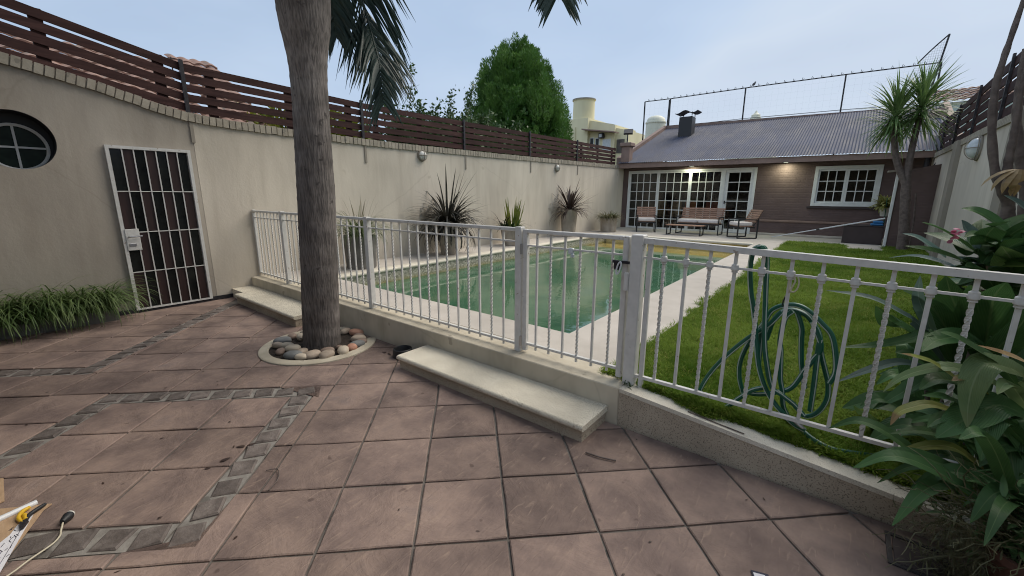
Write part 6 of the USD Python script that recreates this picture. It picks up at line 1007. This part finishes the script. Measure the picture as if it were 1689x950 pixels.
m = MB(); m.ext([(0.86, -0.1), (3.3, -0.1), (3.3, 2.66), (0.86, 2.66)], 'x', -13.8, -10.3); m.ext([(3.42, -0.1), (4.35, -0.1), (4.35, 2.66), (3.42, 2.66)], 'x', -13.4, -10.5); part(rh, 'wall', m, 'cream_wall')
m = MB(); m.ext([(-13.9, 2.6), (-10.2, 2.6), (-10.2, 2.72), (-13.9, 4.5)], 'y', 0.80, 0.86); m.ext([(-13.4, 2.6), (-10.5, 2.6), (-10.5, 2.85), (-13.4, 4.55)], 'y', 4.30, 4.36); part(rh, 'gable', m, 'cream_wall')
m = MB(); m.tube([(-12.6, 3.35, 4.1), (-12.6, 3.35, 4.52)], 0.012, 6); m.bar((-12.6, 3.29, 4.49), (-12.6, 3.42, 4.50), 0.018); part(rh, 'antenna', m, 'iron_dark')
ch_ = thing('cream_building', 'cream two-storey building with a round water tank on its roof, right of conifer', 'building', loc=(-15.5, 29.5, 0))
m = MB(); m.box((-18.2, 29.0, -0.1), (-15.96, 33.0, 6.98)); part(ch_, 'wall', m, 'cream_wall'); m = MB(); m.ext([(-15.96, -0.1), (-13.95, -0.1), (-13.95, 6.35), (-14.1, 6.40), (-15.96, 6.82)], 'y', 29.3, 33.0); part(ch_, 'wall', m, 'cream_wall'); m = MB(); m.ext([(-13.95, -0.1), (-13.0, -0.1), (-13.0, 5.92), (-13.95, 6.15)], 'y', 29.5, 32.5); part(ch_, 'wall', m, 'cream_wall')
m = MB(); m.lathe([(0, 7.0), (0.82, 7.0), (0.80, 8.32), (0.86, 8.34), (0.86, 8.42), (0, 8.5)], (-16.85, 29.9, 0), 28); part(ch_, 'water_tank', m, 'cream_wall', smooth=40); m = MB(); m.lathe([(0.84, 8.36), (0.875, 8.36), (0.875, 8.45), (0.84, 8.45)], (-16.85, 29.9, 0), 28); part(ch_, 'tank_rim', m, 'pilaster', smooth=40)
m = MB(); m.ext([(-16.2, 6.10), (-13.6, 5.72), (-13.6, 5.79), (-16.2, 6.18)], 'y', 28.5, 29.3); part(ch_, 'awning', m, 'brown_paint')
for xa, xb, za, zb_ in ((-15.9, -15.55, 4.7, 5.6), (-15.45, -15.1, 4.7, 5.55), (-14.85, -14.2, 4.6, 5.42)):
    m = MB(); m.box((xa, 29.27, za), (xb, 29.298, zb_)); p_ = part(ch_, 'window', m, 'white_joinery'); m = MB(); m.box((xa + 0.05, 29.262, za + 0.05), (xb - 0.05, 29.268, zb_ - 0.05)); part(p_, 'pane', m, 'door_glass' if xa != -14.85 else 'lens_blue')
m = MB(); m.cbox((-15.08, 29.0, 5.48), (-14.70, 29.29, 5.82), 0.02); part(ch_, 'air_conditioner', m, 'iron_dark'); m = MB(); m.box((-15.02, 28.99, 5.54), (-14.80, 29.0, 5.76)); part(ch_, 'air_conditioner_grille', m, 'lens_blue')
m = MB(); m.box((-13.82, 29.48, 4.4), (-13.25, 29.497, 5.36)); p_ = part(ch_, 'window', m, 'pilaster'); 
for k in range(7): m = MB(); m.bar((-13.8 + 0.09 * k, 29.45, 4.4), (-13.8 + 0.09 * k, 29.45, 5.34), 0.03); part(p_, 'grille_bar', m, 'iron_dark')
m = MB(); m.tube([(-17.0, 28.95, 4.5), (-17.0, 28.95, 6.4)], 0.05, 8); part(ch_, 'pipe', m, 'cream_wall', smooth=True)
tk = thing('water_tank', 'pale domed water tank on a roof behind the net fence posts', 'tank', loc=(-8.72, 23.2, 0)); m = MB(); m.lathe([(0, 2.5), (0.50, 2.5), (0.50, 5.22), (0.47, 5.27), (0.47, 5.32), (0.42, 5.44), (0.28, 5.53), (0.16, 5.56), (0, 5.57)], (-8.72, 23.2, 0), 28); part(tk, 'body', m, 'tank', smooth=45); m = MB(); m.lathe([(0.49, 5.18), (0.53, 5.18), (0.53, 5.24), (0.49, 5.24)], (-8.72, 23.2, 0), 28); part(tk, 'rim', m, 'tank', smooth=40); m = MB(); m.box((-10.2, 22.5, -0.1), (-7.6, 24.0, 2.5)); part(tk, 'base_block', m, 'cream_wall')
m = MB(); m.lathe([(0, 4.5), (0.30, 4.5), (0.30, 6.0), (0.24, 6.05), (0.24, 6.18), (0.13, 6.25), (0.08, 6.32), (0.03, 6.42), (0, 6.42)], (-5.22, 30, 0), 20); m.box((-6.5, 29.4, -0.1), (-4.0, 31, 4.6)); tag(single('rooftop_cupola', m, 'tank', smooth=45), 'tiny white domed cupola just visible above the brown parapet', 'cupola')
rb = thing('green_house', 'pale green house with low terracotta roof beyond the right slat fence', 'house', loc=(2.6, 24.5, 0)); m = MB(); m.box((1.9, 24, -0.1), (4.6, 28, 5.02)); part(rb, 'wall', m, 'pale_green_wall'); part(rb, 'roof', tiled((1.8, 23.8, 5.02), (2.9, 0, 0), (0, 2.0, 0.75), 0, 0, 0.24, 0.34), 'roof_tile', smooth=50)

# ================================================================== grass
def grass_proto(name, n, spread, hmin, hmax, seed, m):
    q = np.random.default_rng(seed); mb = MB()
    for k in range(n): r0 = spread * math.sqrt(q.random()); a = q.uniform(0, 6.283); blade(mb, (r0 * math.cos(a), r0 * math.sin(a), -0.004), q.uniform(0, 6.283), q.uniform(0.5, 1.5), q.uniform(hmin, hmax), q.uniform(0.0026, 0.0046), q.uniform(0.3, 2.2), 3, 0.25)
    return mb
gp = UsdGeom.PointInstancer.Define(stage, '/World/lawn_grass'); gpr = tag(gp.GetPrim(), 'short bright green lawn grass beside the pool path', 'grass', kind='stuff'); targets = []
for k, (n, mm) in enumerate(((36, 'lf_grass'), (36, 'lf_grass'), (32, 'lf_grass2'))):
    v, f = grass_proto('tuft', n, 0.05, 0.035, 0.08, 200 + k, mm).mesh(); path = f'/World/lawn_grass/tuft_{k + 1:03d}'; usdkit.mesh(stage, path, (v, f), M[mm]); targets.append(path)
q = np.random.default_rng(8); N0 = 26000; yy = 2.635 + (13.78 - 2.635) * q.random(N0)**1.7; xx = q.uniform(LX0 + 0.005, LX1 - 0.03, N0); dens = meshkit.fbm(np.stack([xx * 1.6, yy * 1.6, 0 * xx], -1)); ok = ~((xx > 0.02) & (xx < 0.77) & (yy > 12.70)) & ~((xx > 0.45 + 0.2 * dens) & (yy < 3.6) & (q.random(N0) < 0.8)) & ~((yy < 2.66) & (q.random(N0) < 0.25)); xx, yy, dens = xx[ok], yy[ok], dens[ok]
xx = np.where(xx < LX0 + 0.03, xx - q.uniform(0, 0.03, len(xx)), xx); yy = np.where((yy < 2.68) & (xx > XJ + 0.1), yy - q.uniform(0.0, 0.04, len(yy)), yy)
n_e = 3200; xe = q.uniform(XJ + 0.12, 0.62, n_e); keep_ = meshkit.fbm(np.stack([xe * 5, 0 * xe, 0 * xe], -1)); ye = 2.635 - np.clip(keep_ - 0.42, 0, 1) * 0.30 * q.random(n_e) - 0.008; xx = np.concatenate([xx, xe]); yy = np.concatenate([yy, ye]); dens = np.concatenate([dens, keep_]); zz = lawn_z(xx, yy) + np.where(yy < 2.622, 0.014, 0.0); sc_ = q.uniform(0.75, 1.25, len(xx)) * np.interp(yy, [2.6, 6, 14], [0.85, 1.05, 1.5]) * (0.7 + 0.6 * dens)
gp.CreatePrototypesRel().SetTargets([Sdf.Path(t_) for t_ in targets]); gp.CreatePositionsAttr(Vt.Vec3fArray.FromNumpy(np.stack([xx, yy, zz], 1).astype(np.float32))); gp.CreateProtoIndicesAttr(Vt.IntArray.FromNumpy(np.where(q.random(len(xx)) < 0.12 + 0.6 * np.clip(dens - 0.5, 0, 1), 2, q.integers(0, 2, len(xx))).astype(np.int32)))
gp.CreateScalesAttr(Vt.Vec3fArray.FromNumpy(np.repeat(sc_[:, None], 3, 1).astype(np.float32))); ang = q.uniform(0, 6.283, len(xx)); gp.CreateOrientationsAttr(Vt.QuathArray([Gf.Quath(float(math.cos(a / 2)), 0, 0, float(math.sin(a / 2))) for a in ang]))
m = MB()
for k in range(26): blade(m, (-1.01 + q.normal(0, 0.03), 2.52 + q.normal(0, 0.012), ZD - 0.004), q.uniform(0, 6.28), q.uniform(0.2, 1.4), q.uniform(0.03, 0.09), 0.003, 1.2, 4)
tag(single('weed', m, 'lf_shrub'), 'small weed growing at the foot of the thick gate post', 'weed')

# ================================================================== things lying on the patio
def sheet(pts, z, h): m = MB(); m.ext(pts, 'z', z, z + h); return m
cb = thing('cardboard_sheet', 'torn cardboard sheet with a printed white half lying on the patio', 'cardboard', loc=(-2.75, -0.18, 0)); part(cb, 'board', sheet([(-3.05, -0.20), (-2.88, -0.01), (-2.855, -0.04), (-2.44, -0.22), (-2.42, -0.42), (-2.8, -0.5)], 0.006, 0.006), 'cardboard')
pr_ = part(cb, 'printed_face', sheet([(-2.86, -0.068), (-2.835, -0.075), (-2.415, -0.205), (-2.40, -0.40), (-2.50, -0.42), (-2.56, -0.25), (-2.62, -0.225), (-2.66, -0.19), (-2.70, -0.185), (-2.74, -0.15), (-2.80, -0.125)], 0.0125, 0.001), 'paper'); m = MB(); r9 = np.random.default_rng(4)
for k in range(26): u = r9.random(); p = np.array([-2.82 + 0.36 * u + r9.normal(0, .012), -0.095 - 0.135 * u + r9.normal(0, .014) - 0.01, 0.0142]); a = r9.uniform(-0.9, 0.4); m.bar(p, p + np.array([math.cos(a), math.sin(a), 0]) * r9.uniform(0.008, 0.03), 0.0022, 0.0008)
m.bar((-2.845, -0.085, 0.0142), (-2.42, -0.222, 0.0142), 0.0015, 0.0008); part(pr_, 'print', m, 'ink')
m = MB(); m.ext([(-3.62, -0.42), (-3.36, -0.15), (-3.10, -0.155), (-3.03, -0.30)], 'z', 0.004, 0.010); v, f = m.mesh(); v[:, 2] += 0.05 * np.clip((v[:, 0] + 3.62) / 0.6, 0, 1) * 0; b2 = thing('cardboard_flap', 'brown cardboard flap with dark green print at the left edge of the patio', 'cardboard', loc=(-3.3, -0.25, 0)); part(b2, 'board', (v, f), 'cardboard'); part(b2, 'print', sheet([(-3.45, -0.30), (-3.36, -0.20), (-3.18, -0.19), (-3.14, -0.26)], 0.0105, 0.0008), 'print_green')
pl_ = thing('pliers', 'yellow and black handled pliers lying on the cardboard sheet', 'pliers', loc=(-2.87, -0.10, 0.012)); base = np.array([-2.775, -0.105, 0.022])
for k, (pts, mm) in enumerate((([(-2.785, -0.108, 0.022), (-2.84, -0.118, 0.024), (-2.885, -0.105, 0.024), (-2.905, -0.080, 0.024)], 'yellow_grip'), ([(-2.79, -0.098, 0.022), (-2.83, -0.085, 0.024), (-2.855, -0.060, 0.024), (-2.880, -0.030, 0.022)], 'rubber_black'))):
    P = spline(pts, 18); m = MB(); m.tube(P, np.interp(np.linspace(0, 1, len(P)), [0, .3, .8, 1], [0.006, 0.009, 0.0095, 0.007]), 8); part(pl_, 'handle', m, mm, smooth=True)
m = MB(); m.lathe([(0, -0.006), (0.014, -0.006), (0.014, 0.006), (0, 0.006)], (-2.785, -0.104, 0.022), 14); m.add(*(lambda h: (h.vertices, h.faces))(trimesh.convex.convex_hull(np.array([(-2.79, -0.118, 0.016), (-2.79, -0.118, 0.028), (-2.782, -0.090, 0.016), (-2.782, -0.090, 0.028), (-2.735, -0.118, 0.018), (-2.735, -0.118, 0.026), (-2.735, -0.109, 0.018), (-2.735, -0.109, 0.026)])))); part(pl_, 'jaws', m, 'iron_dark', smooth=40)
P = spline([(-2.80, -0.098, 0.022), (-2.825, -0.098, 0.024), (-2.85, -0.10, 0.024)], 8); m = MB(); m.tube(P, 0.0095, 8); part(pl_, 'grip_band', m, 'yellow_grip', smooth=True)
tb = MB(); tb.tube([(-2.935, -0.055, 0.020), (-2.90, -0.20, 0.020), (-2.84, -0.36, 0.020)], 0.013, 12); tag(single('plastic_tube', tb, 'white_tube', smooth=40), 'short white plastic tube lying beside the pliers', 'tube')
pg = thing('plug_lead', 'black mains plug on a pale frayed lead lying on the patio', 'plug', loc=(-2.66, 0.01, 0)); m = MB(); m.lathe([(0, 0.0), (0.017, 0.0), (0.021, 0.012), (0.016, 0.035), (0.011, 0.05), (0, 0.052)], n=14); v, f = m.mesh(); v = v[:, [2, 0, 1]] * (1, 1, 1); cs, sn = math.cos(-0.62), math.sin(-0.62); v = v @ np.array([[cs, sn, 0], [-sn, cs, 0], [0, 0, 1]]) + (-2.69, 0.035, 0.022); part(pg, 'plug_body', (v, f), 'rubber_black', smooth=50); m = MB(); m.lathe([(0, -0.004), (0.017, -0.004), (0.0175, 0.002)], n=14); v, f = m.mesh(); v = v[:, [2, 0, 1]] @ np.array([[cs, sn, 0], [-sn, cs, 0], [0, 0, 1]]) + (-2.691, 0.0355, 0.022); part(pg, 'plug_face', (v, f), 'lens'); m = MB()
m.tube(spline([(-2.65, 0.008, 0.020), (-2.605, -0.005, 0.008), (-2.57, -0.012, 0.006), (-2.53, -0.04, 0.006), (-2.47, -0.11, 0.016), (-2.43, -0.16, 0.017), (-2.40, -0.26, 0.008), (-2.40, -0.4, 0.006)], 40), 0.0038, 6); part(pg, 'lead', m, 'cord', smooth=True)
pk = thing('small_packet', 'small black and white packet on the paving at the bottom edge', 'packet', loc=(-0.09, 1.71, 0)); part(pk, 'card', sheet([(-0.115, 1.735), (-0.055, 1.755), (-0.03, 1.70), (-0.09, 1.68)], 0.003, 0.003), 'ink'); part(pk, 'label_panel', sheet([(-0.105, 1.727), (-0.065, 1.741), (-0.045, 1.703), (-0.088, 1.688)], 0.0062, 0.0005), 'paper')
dg = thing('drain_cover', 'small dark square drain frame set in the paving near the potted scrub', 'drain', loc=(0.42, 2.24, 0)); a_, b_ = (0.33, 2.14), (0.53, 2.36)
m = MB(); m.box((a_[0], a_[1], -0.005), (b_[0], a_[1] + 0.018, 0.006)); m.box((a_[0], b_[1] - 0.018, -0.005), (b_[0], b_[1], 0.006)); m.box((a_[0], a_[1] + 0.018, -0.005), (a_[0] + 0.018, b_[1] - 0.018, 0.006)); m.box((b_[0] - 0.018, a_[1] + 0.018, -0.005), (b_[0], b_[1] - 0.018, 0.006)); part(dg, 'frame', m, 'iron_dark')
m = MB(); m.box((a_[0] + 0.024, a_[1] + 0.024, -0.004), (b_[0] - 0.024, b_[1] - 0.024, 0.0045)); part(dg, 'plate', m, 'brown_dark')
def twig(label, P, r, m='branch'): q_ = MB(); q_.tube(spline(P, 10), r, 6); tag(single('twig', q_, m, smooth=True), label, 'twig')
twig('short brown twig on the paving in front of the speckled step', [(-1.035, 2.02, 0.008), (-0.95, 2.03, 0.009), (-0.86, 2.06, 0.008)], 0.005); twig('thin dry stem lying on the pale wall capping below the hose', [(-0.60, 2.475, 0.232), (-0.45, 2.468, 0.219), (-0.29, 2.462, 0.207)], 0.0035)
twig('curled thin twig on the paving beside the cobble border', [(-2.34, 0.76, 0.006), (-2.30, 0.80, 0.012), (-2.25, 0.79, 0.01), (-2.20, 0.76, 0.008), (-2.16, 0.70, 0.006)], 0.003)
m = MB()
for k in range(34):
    while True:
        x, y = q.uniform(-5.5, 0.5), q.uniform(-0.1, 2.42)
        if y > 0.62 * (x + 2.6) - 0.2: break
    blade(m, (x, y, 0.004), q.uniform(0, 6.28), q.uniform(-0.02, 0.12), q.uniform(0.008, 0.03), q.uniform(0.002, 0.007), q.uniform(-0.1, 0.3), 3)
for x, y in ((-2.62, 0.60), (-2.70, 0.78), (-3.30, 2.25)):
    for k in range(2): blade(m, (x + q.normal(0, .015), y + q.normal(0, .015), 0.004), q.uniform(0, 6.28), 0.02, q.uniform(0.03, 0.065), q.uniform(0.008, 0.014), 0.06, 4)
M['litter'] = leafmat('litter', (0.045, 0.022, 0.016), (0.10, 0.06, 0.04), trans=0.05, rand=0.4); tag(single('leaf_litter', m, 'litter'), 'scattered small dry brown leaf bits on the paving', 'litter', kind='stuff')
